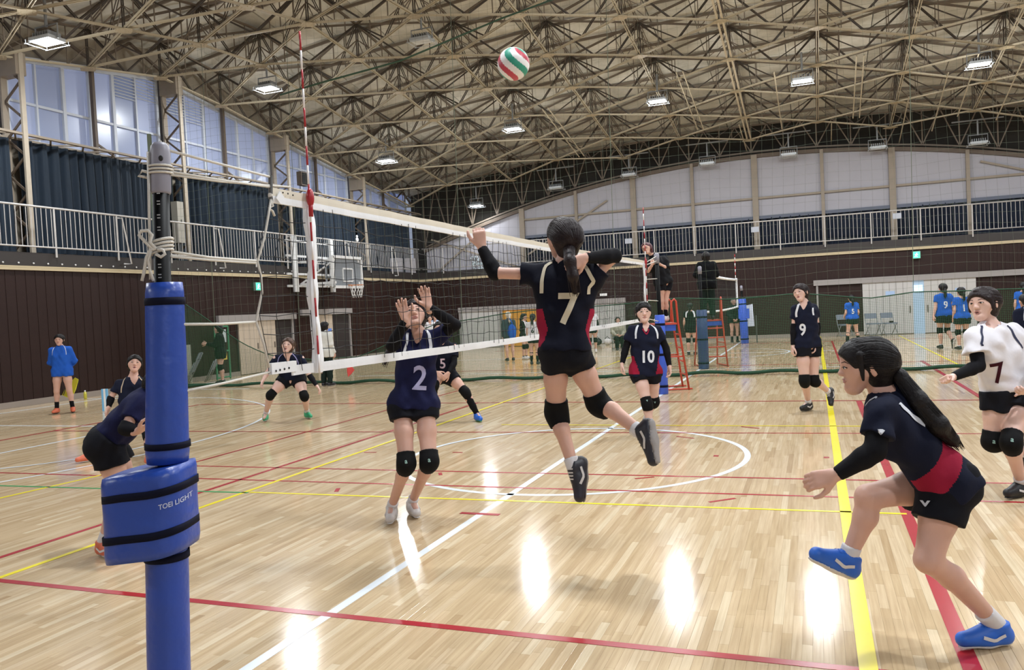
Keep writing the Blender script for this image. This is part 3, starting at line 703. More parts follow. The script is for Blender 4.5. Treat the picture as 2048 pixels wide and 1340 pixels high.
kn.build('rope_knot', M_ROPE, net, True)
# ---- antennas
M_ARED = mat('antenna_red', '#a01722', .35); M_AWHT = mat('antenna_white', '#e3dedd', .35)
def antenna(y, r, label, topz, botz, clamp=True):
    root = empty('net_antenna', (0.03, y, botz), label, 'antenna', 'net antennas'); n = 18; L = (topz-botz)/n
    for k in range(n):
        MB().tube([(.03, y, botz+k*L), (.03, y, botz+(k+1)*L)], r, 8).build('red_band' if k % 2 else 'white_band', M_ARED if k % 2 else M_AWHT, root, True)
    if clamp:
        mb = MB(); mb.ellipsoid((.035, y, ztopn(y)-.02), ((.02, 0, 0), (0, .024, 0), (0, 0, .05)), 10, 8); mb.tube([(.035, y, ztopn(y)-.12), (.035, y, ztopn(y)-.03)], .012, 8)
        mb.build('clamp', M_ARED, root, True)
    return root
antenna(0.0, .0055, 'red and white striped antenna at the near end of the net', 3.09, 1.30)
antenna(9.0, .007, 'red and white striped antenna at the far end of the near net, beside the referee', 3.08, 1.31)
# ---- near post
M_BLUE = mat('blue_vinyl_pad', '#22439a', .36, var=.08, vscale=3, bump=1., bscale=10); M_STRAP = mat('navy_strap', '#090c20', .8, spec=.15); M_POLE = mat('black_pole', '#060607', .5, spec=.1)
M_CAP = mat('grey_cast_cap', '#83828e', .45); M_TICK = mat('white_tick', '#9fa3a6', .5)
PT, PB = X0(320, 292), np.array([0, -1.125, 0.])
def pol(z): t = (z-PB[2])/(PT[2]-PB[2]); return PB+(PT-PB)*t
post = empty('net_post', PB, 'near net post with black pole and strapped blue padding', 'net post')
MB().tube([pol(0), pol(2.17)], .033, 20).build('pole', M_POLE, post, True)
cap = MB(); zs = [(2.13, .036), (2.14, .040), (2.30, .040), (2.325, .036), (2.34, .025), (2.345, .001)]
cap.tube([pol(z) for z, r in zs], [r for z, r in zs], 20); capo = cap.build('head_cap', M_CAP, post, True)
MB().tube([pol(2.20)+RH*-.045, pol(2.33)+RH*-.03, pol(2.345), pol(2.28)+RH*.03], .008, 8).build('pulley_cable', M_ROPE, post, True)
MB().ellipsoid(pol(2.27)-WH*.037+RH*.018, (RH*.01, WH*.006, np.array([0, 0, .012])), 8, 5).build('bolt', M_CORD, capo)
tk = MB()
for py in (391, 439, 463, 488, 536, 556, 412):
    z = X0(334, py)[2]; c = pol(z)-WH*.034+RH*.004
    tk.bar(c-RH*.006, c+RH*.006, .003, .004); tk.bar(c-RH*.006+[0, 0, .012], c+RH*.006+[0, 0, .012], .003, .004)
tk.build('height_mark', M_TICK, post)
def pad(name, z0, z1, prof, m, wob, n=40, rows=18):
    mb = MB(); vs = []; fs = []
    for j in range(rows+1):
        z = z0+(z1-z0)*j/rows; c = pol(z)
        for k in range(n):
            a = 2*math.pi*k/n; rx, ry, ox = prof(z, a)
            rr = 1+wob*(math.sin(a*3+z*9)*.5+math.sin(a*5-z*14)*.4)
            edge_ = 1-.25*max(0, 1-min(j, rows-j)/.7)**2*.25
            vs.append(c+RH*(ox+rx*rr*edge_*math.cos(a))+WH*(ry*rr*edge_*math.sin(a)))
    for j in range(rows):
        for k in range(n): fs.append((j*n+k, j*n+(k+1) % n, (j+1)*n+(k+1) % n, (j+1)*n+k))
    fs += [tuple(range(n))[::-1], tuple(rows*n+k for k in range(n))]
    return mb.add(vs, fs).build(name, m, post, True)
zp = lambda py: float(X0(340, py)[2])
up = pad('upper_pad', zp(922), zp(566), lambda z, a: (.073+.011*(zp(566)-z)/.7, .073+.011*(zp(566)-z)/.7, .008), M_BLUE, .018)
lo = pad('lower_pad', 0.0, zp(1092), lambda z, a: (.082, .082, -.004), M_BLUE, .015)
def strap(z, prof, parent, h=.028, tilt=0.):
    mb = MB(); n = 40; vs = []; fs = []
    for k in range(n):
        a = 2*math.pi*k/n; rx, ry, ox = prof(z, a); c = pol(z+tilt*math.cos(a))
        for rr, dz in ((1.0, -h/2), (1.045, -h/2), (1.045, h/2), (1.0, h/2)): vs.append(c+RH*(ox+rx*rr*math.cos(a))+WH*(ry*rr*math.sin(a))+np.array([0, 0, dz]))
    for k in range(n):
        for q in range(4): fs.append((k*4+q, k*4+(q+1) % 4, ((k+1) % n)*4+(q+1) % 4, ((k+1) % n)*4+q))
    return mb.add(vs, fs).build('strap', M_STRAP, parent, True)
P_UP = lambda z, a: (.073+.011*(zp(566)-z)/.7+.001, .073+.011*(zp(566)-z)/.7+.001, .008)
strap(zp(603), P_UP, up, .03); strap(zp(887), P_UP, up, .026); strap(zp(1107), lambda z, a: (.0835, .0835, -.004), lo, .03)
# crank cover: wide rounded drum standing out to the left front
def drumprof(z, a):
    return (.165, .125+(.035 if math.sin(a) < 0 else 0), -.062)
tl = .02
def drum():
    mb = MB(); vs = []; fs = []; n = 48; rows = 12; z0, z1 = zp(1098), zp(932)
    for j in range(rows+1):
        t = j/rows; 
        for k in range(n):
            a = 2*math.pi*k/n; rx, ry, ox = drumprof(0, a); sx = math.copysign(abs(math.cos(a))**.6, math.cos(a)); sy = math.copysign(abs(math.sin(a))**.6, math.sin(a))
            e = 1-.03*max(0, 1-min(j, rows-j)/.6); w = 1+.008*math.sin(a*4+t*6)
            z = z0+(z1-z0)*t+.018*math.cos(a)*1.2
            vs.append(pol(z)+RH*(ox+.01*(1-t)+rx*e*w*sx)+WH*(ry*e*w*sy))
    for j in range(rows):
        for k in range(n): fs.append((j*n+k, j*n+(k+1) % n, (j+1)*n+(k+1) % n, (j+1)*n+k))
    fs += [tuple(range(n))[::-1], tuple(rows*n+k for k in range(n))]
    return mb.add(vs, fs).build('crank_cover', M_BLUE, post, True)
dr = drum()
def drum_strap(z, h=.03):
    mb = MB(); vs = []; fs = []; n = 48
    for k in range(n):
        a = 2*math.pi*k/n; rx, ry, ox = drumprof(0, a); sx = math.copysign(abs(math.cos(a))**.6, math.cos(a)); sy = math.copysign(abs(math.sin(a))**.6, math.sin(a))
        for rr, dz in ((1.0, -h/2), (1.025, -h/2), (1.025, h/2), (1., h/2)):
            vs.append(pol(z)+RH*(ox+.005+rx*rr*sx)+WH*(ry*rr*sy)+np.array([0, 0, dz+.018*1.2*math.cos(a)]))
    for k in range(n):
        for q in range(4): fs.append((k*4+q, k*4+(q+1) % 4, ((k+1) % n)*4+(q+1) % 4, ((k+1) % n)*4+q))
    mb.add(vs, fs).build('strap', M_STRAP, dr, True)
drum_strap(zp(972)); drum_strap(zp(1052))
bvh = BVHTree.FromPolygons([v.co+dr.matrix_world.translation*0 for v in dr.data.vertices], [p.vertices[:] for p in dr.data.polygons])
cc = at(352, 1005, depth(pol(.85))-.12)
fd_ = CAM-cc; fd_[2] = 0; fd_ /= np.linalg.norm(fd_); tx_ = np.cross([0, 0, 1.], fd_)
project_text('lettering', 'TOEI LIGHT', .0275, cc, tx_*.985+np.array([0, 0, .16]), np.array([0, 0, 1.]), fd_, bvh, mat('white_print', '#b9c0d6', .5), dr, .0004, .9, .003, .008)
# ropes from net to post
rp = empty('net_ropes', pol(1.9), 'white guy ropes tying the near net end to the post', 'rope')
def rope(pts, r=.006, nm='rope', n=6): return MB().tube(pts, r, n).build(nm, M_ROPE, rp, True)
rope([pol(2.31)+RH*.03, X0(440, 328), X0(541, 354)]); rope([pol(2.22)+RH*.04, X0(440, 360), X0(541, 374)]); rope([pol(2.22)+RH*.04-[0, 0, .012], X0(440, 363), X0(580, 374)], .005)
for dz in (0, .014, .028): rope([pol(2.215+dz)+.046*(math.cos(a)*RH+math.sin(a)*WH) for a in np.linspace(0, 6.28, 17)], .005)
rope([pol(2.22)-RH*.045, pol(2.23)-RH*.075, pol(2.21)-RH*.09, pol(2.2)-RH*.05], .006)
zr = zp(505)
for dz in (0, .015, .03, .045): rope([pol(zr+dz)+.042*(math.cos(a)*RH+math.sin(a)*WH)+np.array([0, 0, .01*math.cos(a)]) for a in np.linspace(0, 6.28, 17)], .006)
rope([pol(zr)+RH*.035, X0(420, 515), X0(512, 522)]); rope([pol(zr-.02)+RH*.035, X0(420, 520), X0(512, 526)])
Dp = depth(pol(1.9))-.05
rope([at(*q, Dp) for q in ((308, 500), (292, 485), (278, 470), (282, 462), (296, 461), (304, 470), (300, 485), (312, 498))], .007)
rope([at(*q, Dp) for q in ((315, 498), (326, 500), (330, 508), (322, 514), (312, 508))], .007)
rope([at(*q, Dp) for q in ((312, 497), (300, 500), (293, 515), (288, 545), (284, 562))], .007); rope([at(*q, Dp) for q in ((303, 500), (296, 520), (300, 540), (307, 562))], .006)
rope([pol(2.3)-RH*.036-WH*.03, pol(1.78)-RH*.036-WH*.03], .006)
rope([pol(zp(650))+RH*.08, X0(440, 648), X0(511, 644)], .006); rope([pol(zp(783))+RH*.08, X0(450, 766), X0(540, 744)], .006)
# ---- far post of the near court
def wrapped_post(x, y, h, z0, z1, label, m, capm, lean=(0, 0), r=.075):
    root = empty('net_post', (x, y, 0), label, 'net post'); T = np.array([x+lean[0], y+lean[1], h]); B = np.array([x, y, 0.]); q = lambda z: B+(T-B)*z/h
    MB().tube([q(0), q(h-.05)], .036, 12).build('pole', M_POLE, root, True); MB().tube([q(h-.18), q(h-.02), q(h)], [.045, .045, .02], 12).build('head_cap', capm, root, True)
    pd = MB().tube([q(z) for z in (z0, z0+.01, (z0+z1)/2, z1-.01, z1)], [r*.9, r, r*1.02, r, r*.9], 14).build('pad', m, root, True)
    for t in (.1, .5, .88): z = z0+(z1-z0)*t; MB().tube([q(z-.02), q(z+.02)], r*1.06, 14).build('strap', M_STRAP, pd, True)
    return root
fp = wrapped_post(0.02, 10.12, 2.42, 0.0, 1.36, 'blue padded net post below the referee, at the far end of the near net', mat('blue_vinyl_pad_b', '#3558c4', .4, bump=.3, bscale=8), M_CAP, (-.02, .02), .085)
mb = MB(); mb.tube([(0, 9.2, ztopn(9)-.02), (0, 10.1, 2.36)], .008, 6); mb.tube([(0, 9.2, ztopn(9)-.06), (0, 10.1, 2.28)], .008, 6); mb.tube([(0, 9.2, zbotn(9)), (0, 10.1, 1.25)], .007, 6); mb.tube([(0, 9.1, 1.95), (0, 10.1, 1.98)], .006, 6); mb.tube([(0, 9.1, 1.62), (0, 10.1, 1.6)], .006, 6)
tag(mb.build('net_ropes', M_ROPE, None, True), 'white ropes tying the far end of the near net to its post', 'rope')
# ================================================================== SECOND COURT NET
net2 = empty('volleyball_net', (0.05, 20, 1.3), 'distant volleyball net on the far court behind the green divider', 'net')
for z, h, nm in ((2.2, .075, 'top_tape'), (1.28, .055, 'bottom_tape')):
    MB().tube([(0.05, 15.9+t*8.8, z-.03*math.sin(math.pi*t)) for t in np.linspace(0, 1, 12)], h/2, 6).build(nm, M_NETW, net2)
c2 = MB()
for i in range(0, 60): y = 15.9+8.8*i/59; c2.bar((.05, y, 1.28), (.05, y, 2.18), .006, .006)
for z in np.linspace(1.4, 2.1, 7): c2.bar((.05, 15.9, z), (.05, 24.7, z), .006, .006)
tag(c2.build('netting', M_CORD, net2), kind='stuff')
MB().box((.02, 24.55, 1.25), (.08, 24.66, 2.25)).build('side_band', M_NETW, net2)
antenna(24.6, .012, 'red and white striped antenna at the far end of the distant net', 3.06, 1.25, False)
wrapped_post(.08, 15.05, 2.35, 0, 1.35, 'dark blue padded post of the distant net, under the second referee', mat('navy_vinyl_pad', '#25386a', .45), M_CAP, (0, 0), .12)
p2 = wrapped_post(.22, 25.0, 2.0, 0, 1.55, 'blue padded post at the far end of the distant net', MATS['blue_vinyl_pad_b'], M_CAP, (-.05, 0), .13)
MB().box((.05, 24.9, .86), (.4, 25.1, 1.2)).build('crank_cover', MATS['blue_vinyl_pad_b'], p2)
bdm = empty('paper_board', (.62, 25.3, .5), 'white paper board standing beside the blue post of the distant net', 'board')
c = [onplane(*q, 1, 25.3) for q in ((1491, 611), (1505, 608), (1509, 652), (1494, 653))]
MB().add([p for p in c]+[p+np.array([0, .03, 0]) for p in c], [(3, 2, 1, 0), (4, 5, 6, 7), (0, 1, 5, 4), (1, 2, 6, 5), (2, 3, 7, 6), (3, 0, 4, 7)]).build('sheet', mat('white_paper', '#cdd3e0', .6), bdm)
MB().tube([(.6, 25.35, 0), (.6, 25.35, .95)], .02, 6).build('stand', M_DGREY, bdm)
# ================================================================== DIVIDER NET
dv = empty('divider_net', (0, 13.4, 0), 'green divider net hanging between the two courts', 'net')
ydv = lambda x: 13.4+.07*x
M_GREEN = mat('green_mesh_cord', '#2f5d3c', .8); M_GROPE = mat('green_hem', '#1d4630', .8, var=.2); M_DVW = mat('grey_green_cord', '#5f6858', .8)
tx = [-13.2, -12.53, -11.61, -10.98, -10.63, -10.07, -8.97, -7.63, -6.96, -5.68, -4, -2.5, -1.08, -.24, .77, 2.14, 3.48, 4.33, 5.34, 6.18, 9, 13]
tz = [2.4, 2.17, 1.56, 1.16, .98, .75, .6, .65, .89, 1.31, 1.5, 1.55, 1.59, 1.63, 1.57, 1.61, 1.44, 1.54, 1.49, 1.48, 1.5, 1.5]
ztd = lambda x: float(np.interp(x, tx, tz))+.012*math.sin(x*23)
DX0, DX1 = -13.2, 9.0
fm = MB(); st = .034
xs = np.arange(DX0, DX1, st)
for x in xs:
    zt_ = ztd(x); fm.bar((x, ydv(x)+.01*math.sin(x*3), .03), (x, ydv(x)+.02*math.sin(x*2.3), zt_), .004, .004)
gx = np.arange(DX0, DX1, .3)
for z in np.arange(.06, 2.4, st):
    run = []
    for x in gx:
        if z < ztd(x): run.append((x, ydv(x)+.01*math.sin(x*3), z))
        else:
            if len(run) > 1: fm.tube(run, .0022, 3, cap=False)
            run = []
    if len(run) > 1: fm.tube(run, .0022, 3, cap=False)
tag(fm.build('fine_mesh', M_GREEN, dv), 'fine green lower mesh', kind='stuff')
MB().tube([(x, ydv(x), ztd(x)) for x in np.arange(DX0, DX1, .25)], .012, 5).build('mesh_top_rope', M_GROPE, dv, True)
hem = MB(); hem.tube([(x, ydv(x)-.05+.05*math.sin(x*1.7)+.03*math.sin(x*5), .05+.02*math.sin(x*4.1)) for x in np.arange(DX0, DX1, .2)], .036, 8); hem.build('bottom_hem', M_GROPE, dv, True)
um = MB()
gx = np.arange(DX0, DX1, .2)
for x in gx: um.tube([(x+.04*math.sin(z*1.1+x), ydv(x)+.03*math.sin(z+x*.7), z) for z in np.linspace(ztd(x), ZL(x, 13.4)-.2, 14)], .0017, 3, cap=False)
for z in np.arange(.8, 8.6, .2):
    run = [(x, ydv(x)+.03*math.sin(z+x*.7), z+.045*math.sin(x*.9+z*2)+.02*math.sin(x*2.7)) for x in gx if ztd(x) < z-.05 and z < ZL(x, 13.4)-.2]
    if len(run) > 1: um.tube(run, .0017, 3, cap=False)
tag(um.build('wide_mesh', M_DVW, dv), 'wide upper netting', kind='stuff')
for x in (-11.6, -9.2, -5.0, 4.3, -1.5, 7.4): MB().tube([(x, ydv(x)-.02, ztd(x)), (x+.12, ydv(x)-.02, ZL(x, 13.4)-.2)], .006, 5).build('hanging_cord', M_DVW, dv)
gb = MB()
for k in range(14): a = k*.45; gb.tube([(-13.2+.1*math.cos(a)*q, 12.45+.12*math.sin(a)*q, z) for z, q in ((.1, 1.6), (1.0, 1.2), (2.0, .8), (3.2, .5), (6.5, .4))], .012, 4)
gb.build('gathered_end', M_DVW, dv)
# dark green rope crossing under the roof
MB().tube([at(px, py, D) for px, py, D in ((560, 190, 17), (640, 166, 17), (800, 122, 17), (1000, 38, 17), (1130, -10, 17))], .02, 6).build('track_cable', mat('dark_green_cable', '#26412f', .7), dv, True)
# ================================================================== BALL
def ball(c, R):
    root = empty('volleyball', c, 'spinning red, green and white volleyball in the air', 'ball')
    cols = [mat('ball_white', '#e6e4e4', .45), mat('ball_red', '#b53a4d', .45), mat('ball_green', '#2b8f78', .45)]
    n, m = 120, 60; parts = {0: MB(), 1: MB(), 2: MB()}
    ax = np.array([.25, -.35, .9]); ax /= np.linalg.norm(ax); e1 = np.cross(ax, [0, 1, 0]); e1 /= np.linalg.norm(e1); e2 = np.cross(ax, e1)
    def P(th, ph): return c+R*(math.sin(th)*(math.cos(ph)*e1+math.sin(ph)*e2)+math.cos(th)*ax)
    for i in range(m):
        for k in range(n):
            th = math.pi*(i+.5)/m; ph = 2*math.pi*(k+.5)/n+1.3*math.cos(th)*1.2
            s_ = int((ph % (2*math.pi))/(2*math.pi)*9) % 9; ci = (0, 1, 0, 2, 0, 1, 2, 0, 2)[s_]
            a, b = math.pi*i/m, math.pi*(i+1)/m; p, q = 2*math.pi*k/n, 2*math.pi*(k+1)/n
            parts[ci].add([P(a, p), P(b, p), P(b, q), P(a, q)], [(0, 1, 2, 3)])
    for i, nm in enumerate(('white_panel', 'red_panel', 'green_panel')): parts[i].build(nm, cols[i], root, True)
ball(at(1027, 128, 5.3), .106)
# ================================================================== BASKETBALL HOOP on the left wall
hp = empty('basketball_backstop', (XL, 17.6, 2.9), 'white wall-mounted basketball backboard with hoop on the left gallery edge', 'basketball hoop')
XB = -12.3; BW = MATS['white_paint']
B = [onplane(*q, 0, XB) for q in ((664, 513), (721, 517), (724, 575), (667, 573))]
y0, y1 = (B[0][1]+B[3][1])/2, (B[1][1]+B[2][1])/2; z1, z0 = (B[0][2]+B[1][2])/2, (B[2][2]+B[3][2])/2
MB().box((XB-.02, y0, z0), (XB-.01, y1, z1)).build('glass_board', mat('clear_board', '#7d8288', .1, spec=.6), hp)
HPF = MB()
for a, b in (((y0, z0), (y1, z0)), ((y0, z1), (y1, z1)), ((y0, z0), (y0, z1)), ((y1, z0), (y1, z1))): HPF.bar((XB, a[0], a[1]), (XB, b[0], b[1]), .09, .09)
HPF.build('frame', BW, hp)
ym = (y0+y1)/2
HS = MB()
for a, b in (((ym-.3, z0+.2), (ym+.3, z0+.2)), ((ym-.3, z0+.62), (ym+.3, z0+.62)), ((ym-.3, z0+.2), (ym-.3, z0+.62)), ((ym+.3, z0+.2), (ym+.3, z0+.62))): HS.bar((XB+.01, a[0], a[1]), (XB+.01, b[0], b[1]), .02, .05)
HS.build('target_square', BW, hp)
rm = MB(); rc_ = np.array([XB+.3, ym+.05, z0+.05])
rm.tube([rc_+.23*np.array([math.cos(a), math.sin(a), 0]) for a in np.linspace(0, 2*math.pi, 24, endpoint=False)], .012, 6, closed=True); rm.bar((XB, ym+.05, z0+.05), (XB+.1, ym+.05, z0+.05), .12, .06)
rm.build('rim', mat('orange_rim', '#b9713f', .4), hp, True)
hn = MB()
for k in range(12):
    for s_ in (1, -1):
        hn.tube([rc_+np.array([(.23-.08*t)*math.cos(k*.5236+s_*t*.8), (.23-.08*t)*math.sin(k*.5236+s_*t*.8), -.42*t]) for t in np.linspace(0, 1, 6)], .009, 4, cap=False)
tag(hn.build('hoop_net', BW, hp), kind='stuff')
arm = MB()
for q in (y0+.15, y1-.15):
    arm.bar((XL, q, z0+.15), (XB, q, z0+.15), .08, .08); arm.bar((XL, q, z1-.1), (XB, q, z1-.1), .08, .08); arm.bar((XL, q, z0+.15), (XB, q, z1-.1), .05, .05)
arm.build('support_arm', BW, hp)
fr = MB()
for q in (y0-.3, y1+.1): fr.box((XL+.1, q-.09, z0-.1), (XL+.2, q+.09, z1+.75))
for z in (z0+.1, (z0+z1)/2, z1+.1, z1+.6): fr.bar((XL+.05, y0-.6, z), (XL+.05, y1+.3, z), .07, .07)
fr.build('wall_frame', BW, hp)
bkg = MB()
for q in np.linspace(y0+.15, y1-.15, 5): bkg.bar((XB-.35, q, z0+.1), (XB-.35, q, z1-.1), .05, .05)
for z in (z0+.35, z0+.8): bkg.bar((XB-.35, y0+.1, z), (XB-.35, y1-.1, z), .05, .05)
bkg.build('back_frame', mat('grey_back_frame', '#8c9096', .5), hp)
# ================================================================== REFEREE STANDS
M_RED = mat('red_orange_tube', '#b5402c', .4, var=.08); M_REDP = mat('blue_step_mat', '#2f55b8', .5)
def referee_stand(c, ang, hplat, label, hrail=.75):
    root = empty('referee_stand', c, label, 'referee stand', 'red referee stands'); c = np.array(c, float)
    f = np.array([math.cos(ang), math.sin(ang), 0]); l = np.array([-f[1], f[0], 0]); Z = np.array([0, 0, 1.])
    w = .28
    for s_ in (-1, 1):
        A = c+l*s_*w+f*.36; Bt = c+l*s_*w*.85+f*.22+Z*hplat
        MB().tube([A, Bt, Bt+Z*hrail*.9-f*.02, Bt+Z*hrail-f*.05, Bt+Z*hrail*.9-f*.1, Bt-f*.12+Z*.02], .019, 8).build('front_upright', M_RED, root, True)
        MB().tube([c+l*s_*w-f*.42, c+l*s_*w*.85-f*.18+Z*hplat], .019, 8).build('rear_leg', M_RED, root, True)
        MB().tube([c+l*s_*w+f*.42+Z*.02, c+l*s_*w-f*.42+Z*.02], .015, 6).build('foot_bar', M_RED, root, True)
        MB().tube([c+l*s_*w*.93+f*.28+Z*hplat*.5, c+l*s_*w*.93-f*.3+Z*hplat*.5], .014, 6).build('side_bar', M_RED, root, True)
    for t in (.22, .42, .62, .82):
        q = c+f*(.36-.14*t)+Z*hplat*t; MB().tube([q-l*w*(1-.15*t), q+l*w*(1-.15*t)], .016, 6).build('rung', M_RED, root, True)
    q = c+Z*hplat
    MB().add([q+l*a*w*.95+f*b*.2+Z*z for z in (-.03, .0) for a, b in ((-1, -1), (1, -1), (1, 1), (-1, 1))], [(0, 3, 2, 1), (4, 5, 6, 7), (0, 1, 5, 4), (1, 2, 6, 5), (2, 3, 7, 6), (3, 0, 4, 7)]).build('platform', M_RED, root)
    MB().add([q+l*a*w*.85+f*b*.18+Z*z for z in (-.14, -.03) for a, b in ((-1, -1), (1, -1), (1, 1), (-1, 1))], [(0, 3, 2, 1), (4, 5, 6, 7), (0, 1, 5, 4), (1, 2, 6, 5), (2, 3, 7, 6), (3, 0, 4, 7)]).build('step_mat', M_REDP, root)
    return root
S1 = onplane(1362, 775, 2, 0); S1 = np.array([.12, 10.85, 0])
S1 = at(1326, 640, 14.42)
referee_stand((S1[0], S1[1], 0), math.radians(20), 1.2, 'red tubular referee stand carrying the referee with the whistle', .42)
referee_stand((.16, 15.8, 0), math.radians(-66), 1.1, 'red tubular referee stand behind the divider, carrying the dark-clothed referee', .52)
# ================================================================== PEOPLE: implicit bodies, one continuous skin per person
V = lambda *a: np.array(a, float)
def unit(v): v = np.asarray(v, float); return v/(np.linalg.norm(v)+1e-12)
def orth(v, n): n = unit(n); return unit(np.asarray(v, float)-(np.asarray(v, float) @ n)*n)
class SDF:
    def __init__(s): s.p = []; s.subs = []; s.pl = []
    def add(s, a, b, ra, rb, k=.02, sq=None, ca=False, cb=False): s.p.append((np.asarray(a, float), np.asarray(b, float), ra, rb, k, sq, ca, cb)); return s
    def sub(s, a, b, ra, rb): s.subs.append((np.asarray(a, float), np.asarray(b, float), ra, rb)); return s
    def plane(s, p, n): s.pl.append((np.asarray(p, float), unit(n))); return s
    @staticmethod
    def ev(X, Y, Z, a, b, ra, rb, sq=None, ca=False, cb=False):
        qx, qy, qz = X-a[0], Y-a[1], Z-a[2]; ab = b-a; clip = None
        if ca or cb:
            L = np.linalg.norm(ab)+1e-9; t0 = (qx*ab[0]+qy*ab[1]+qz*ab[2])/L
            clip = np.full(t0.shape, -1e3)
            if cb: clip = np.maximum(clip, t0-L)
            if ca: clip = np.maximum(clip, -t0)
        if sq is not None:
            n, f = sq; e = (qx*n[0]+qy*n[1]+qz*n[2])*(1/f-1); qx = qx+e*n[0]; qy = qy+e*n[1]; qz = qz+e*n[2]
            ab = ab+(ab @ n)*(1/f-1)*n
        L2 = ab @ ab+1e-12
        t = (qx*ab[0]+qy*ab[1]+qz*ab[2])/L2
        if not (ca and cb): t = np.clip(t, 0, 1)
        else: t = np.clip(t, -.3, 1.3)
        d = np.sqrt((qx-t*ab[0])**2+(qy-t*ab[1])**2+(qz-t*ab[2])**2)-(ra+t*(rb-ra))
        if clip is not None: d = np.maximum(d, clip)
        return d
    def mesh(s, h, wr=0., seed=0):
        pts = np.array([q for p in s.p for q in (p[0], p[1])]); mr = max(max(p[2], p[3]) for p in s.p)
        lo = np.min([np.minimum(p[0], p[1])-max(p[2], p[3])*1.05 for p in s.p], 0)-2*h; hi = np.max([np.maximum(p[0], p[1])+max(p[2], p[3])*1.05 for p in s.p], 0)+2*h
        n = np.ceil((hi-lo)/h).astype(int)+1
        F = np.full(n, 1., np.float32)
        gx, gy, gz = [lo[i]+h*np.arange(n[i]) for i in range(3)]
        def region(a, b, r, m):
            i0 = np.maximum(0, np.floor((np.minimum(a, b)-r-m-lo)/h).astype(int)); i1 = np.minimum(n, np.ceil((np.maximum(a, b)+r+m-lo)/h).astype(int)+1)
            return tuple(slice(i0[i], max(i0[i]+1, i1[i])) for i in range(3))
        for a, b, ra, rb, k, sq, ca, cb in s.p:
            sl = region(a, b, max(ra, rb)*(1.3 if ca and cb else 1), k+3*h)
            d = s.ev(gx[sl[0]][:, None, None], gy[sl[1]][None, :, None], gz[sl[2]][None, None, :], a, b, ra, rb, sq, ca, cb)
            f = F[sl]; hh = np.clip(.5+.5*(f-d)/k, 0, 1); F[sl] = f*(1-hh)+d*hh-k*hh*(1-hh)
        for a, b, ra, rb in s.subs:
            sl = region(a, b, max(ra, rb), 3*h)
            d = s.ev(gx[sl[0]][:, None, None], gy[sl[1]][None, :, None], gz[sl[2]][None, None, :], a, b, ra, rb)
            F[sl] = np.maximum(F[sl], -d)
        for p, nn in s.pl:
            d = (gx[:, None, None]-p[0])*nn[0]+(gy[None, :, None]-p[1])*nn[1]+(gz[None, None, :]-p[2])*nn[2]
            F = np.maximum(F, d)
        if wr:
            r = np.random.default_rng(seed); w = np.zeros(n, np.float32)
            for q in range(7):
                kv = r.normal(size=3); kv = kv/np.linalg.norm(kv)*r.uniform(28, 75); ph = r.uniform(0, 6.3)
                t = (gx*kv[0])[:, None, None]+(gy*kv[1])[None, :, None]+(gz*kv[2])[None, None, :]
                w += (np.sin(t+ph+1.2*np.sin((gz*11+ph)[None, None, :]))).astype(np.float32)
            F = F+wr*w*.38
        return polygonize(F, lo, h)
OFF = np.array([(i, j, k) for i in (0, 1) for j in (0, 1) for k in (0, 1)])
EDG = [(a, b) for a in range(8) for b in range(a+1, 8) if np.abs(OFF[a]-OFF[b]).sum() == 1]
def polygonize(F, lo, h):
    S = F < 0; c = np.zeros(np.array(S.shape)-1, np.int8)
    for o in OFF: c += S[o[0]:S.shape[0]-1+o[0], o[1]:S.shape[1]-1+o[1], o[2]:S.shape[2]-1+o[2]]
    act = (c > 0) & (c < 8); idx = np.argwhere(act); vid = np.full(act.shape, -1, np.int32); vid[act] = np.arange(len(idx))
    vals = [F[idx[:, 0]+o[0], idx[:, 1]+o[1], idx[:, 2]+o[2]] for o in OFF]
    acc = np.zeros((len(idx), 3)); cnt = np.zeros(len(idx))
    for a, b in EDG:
        va, vb = vals[a], vals[b]; cr = (va < 0) != (vb < 0); t = np.where(cr, va/np.where(cr, va-vb, 1), 0)
        acc += np.where(cr[:, None], OFF[a]+t[:, None]*(OFF[b]-OFF[a]), 0); cnt += cr
    verts = lo+h*(idx+acc/np.maximum(cnt, 1)[:, None])
    quads = []
    for ax in range(3):
        o1, o2 = [(1, 2), (2, 0), (0, 1)][ax]
        A = [slice(None)]*3; B = [slice(None)]*3; A[ax] = slice(0, -1); B[ax] = slice(1, None)
        sa, sb = S[tuple(A)], S[tuple(B)]; e = np.argwhere(sa != sb)
        ok = (e[:, o1] > 0) & (e[:, o2] > 0) & (e[:, o1] < vid.shape[o1]) & (e[:, o2] < vid.shape[o2]); e = e[ok]
        fl = sa[e[:, 0], e[:, 1], e[:, 2]]
        def g(d1, d2): q = e.copy(); q[:, o1] += d1; q[:, o2] += d2; return vid[q[:, 0], q[:, 1], q[:, 2]]
        q = np.stack([g(-1, -1), g(0, -1), g(0, 0), g(-1, 0)], 1); q[~fl] = q[~fl][:, ::-1]; quads.append(q)
    return verts, np.concatenate(quads)
def np_mesh(name, v, q, mats, slots=None):
    me = bpy.data.meshes.new(name); me.vertices.add(len(v)); me.vertices.foreach_set('co', np.asarray(v, np.float32).ravel())
    me.loops.add(len(q)*4); me.loops.foreach_set('vertex_index', np.asarray(q, np.int32).ravel())
    me.polygons.add(len(q)); me.polygons.foreach_set('loop_start', np.arange(0, 4*len(q), 4, dtype=np.int32)); me.polygons.foreach_set('loop_total', np.full(len(q), 4, np.int32))
    me.polygons.foreach_set('use_smooth', np.ones(len(q), bool))
    for m in (mats if isinstance(mats, (list, tuple)) else [mats]): me.materials.append(m)
    if slots is not None: me.polygons.foreach_set('material_index', np.asarray(slots, np.int32))
    me.update(calc_edges=True); me.validate(); return me
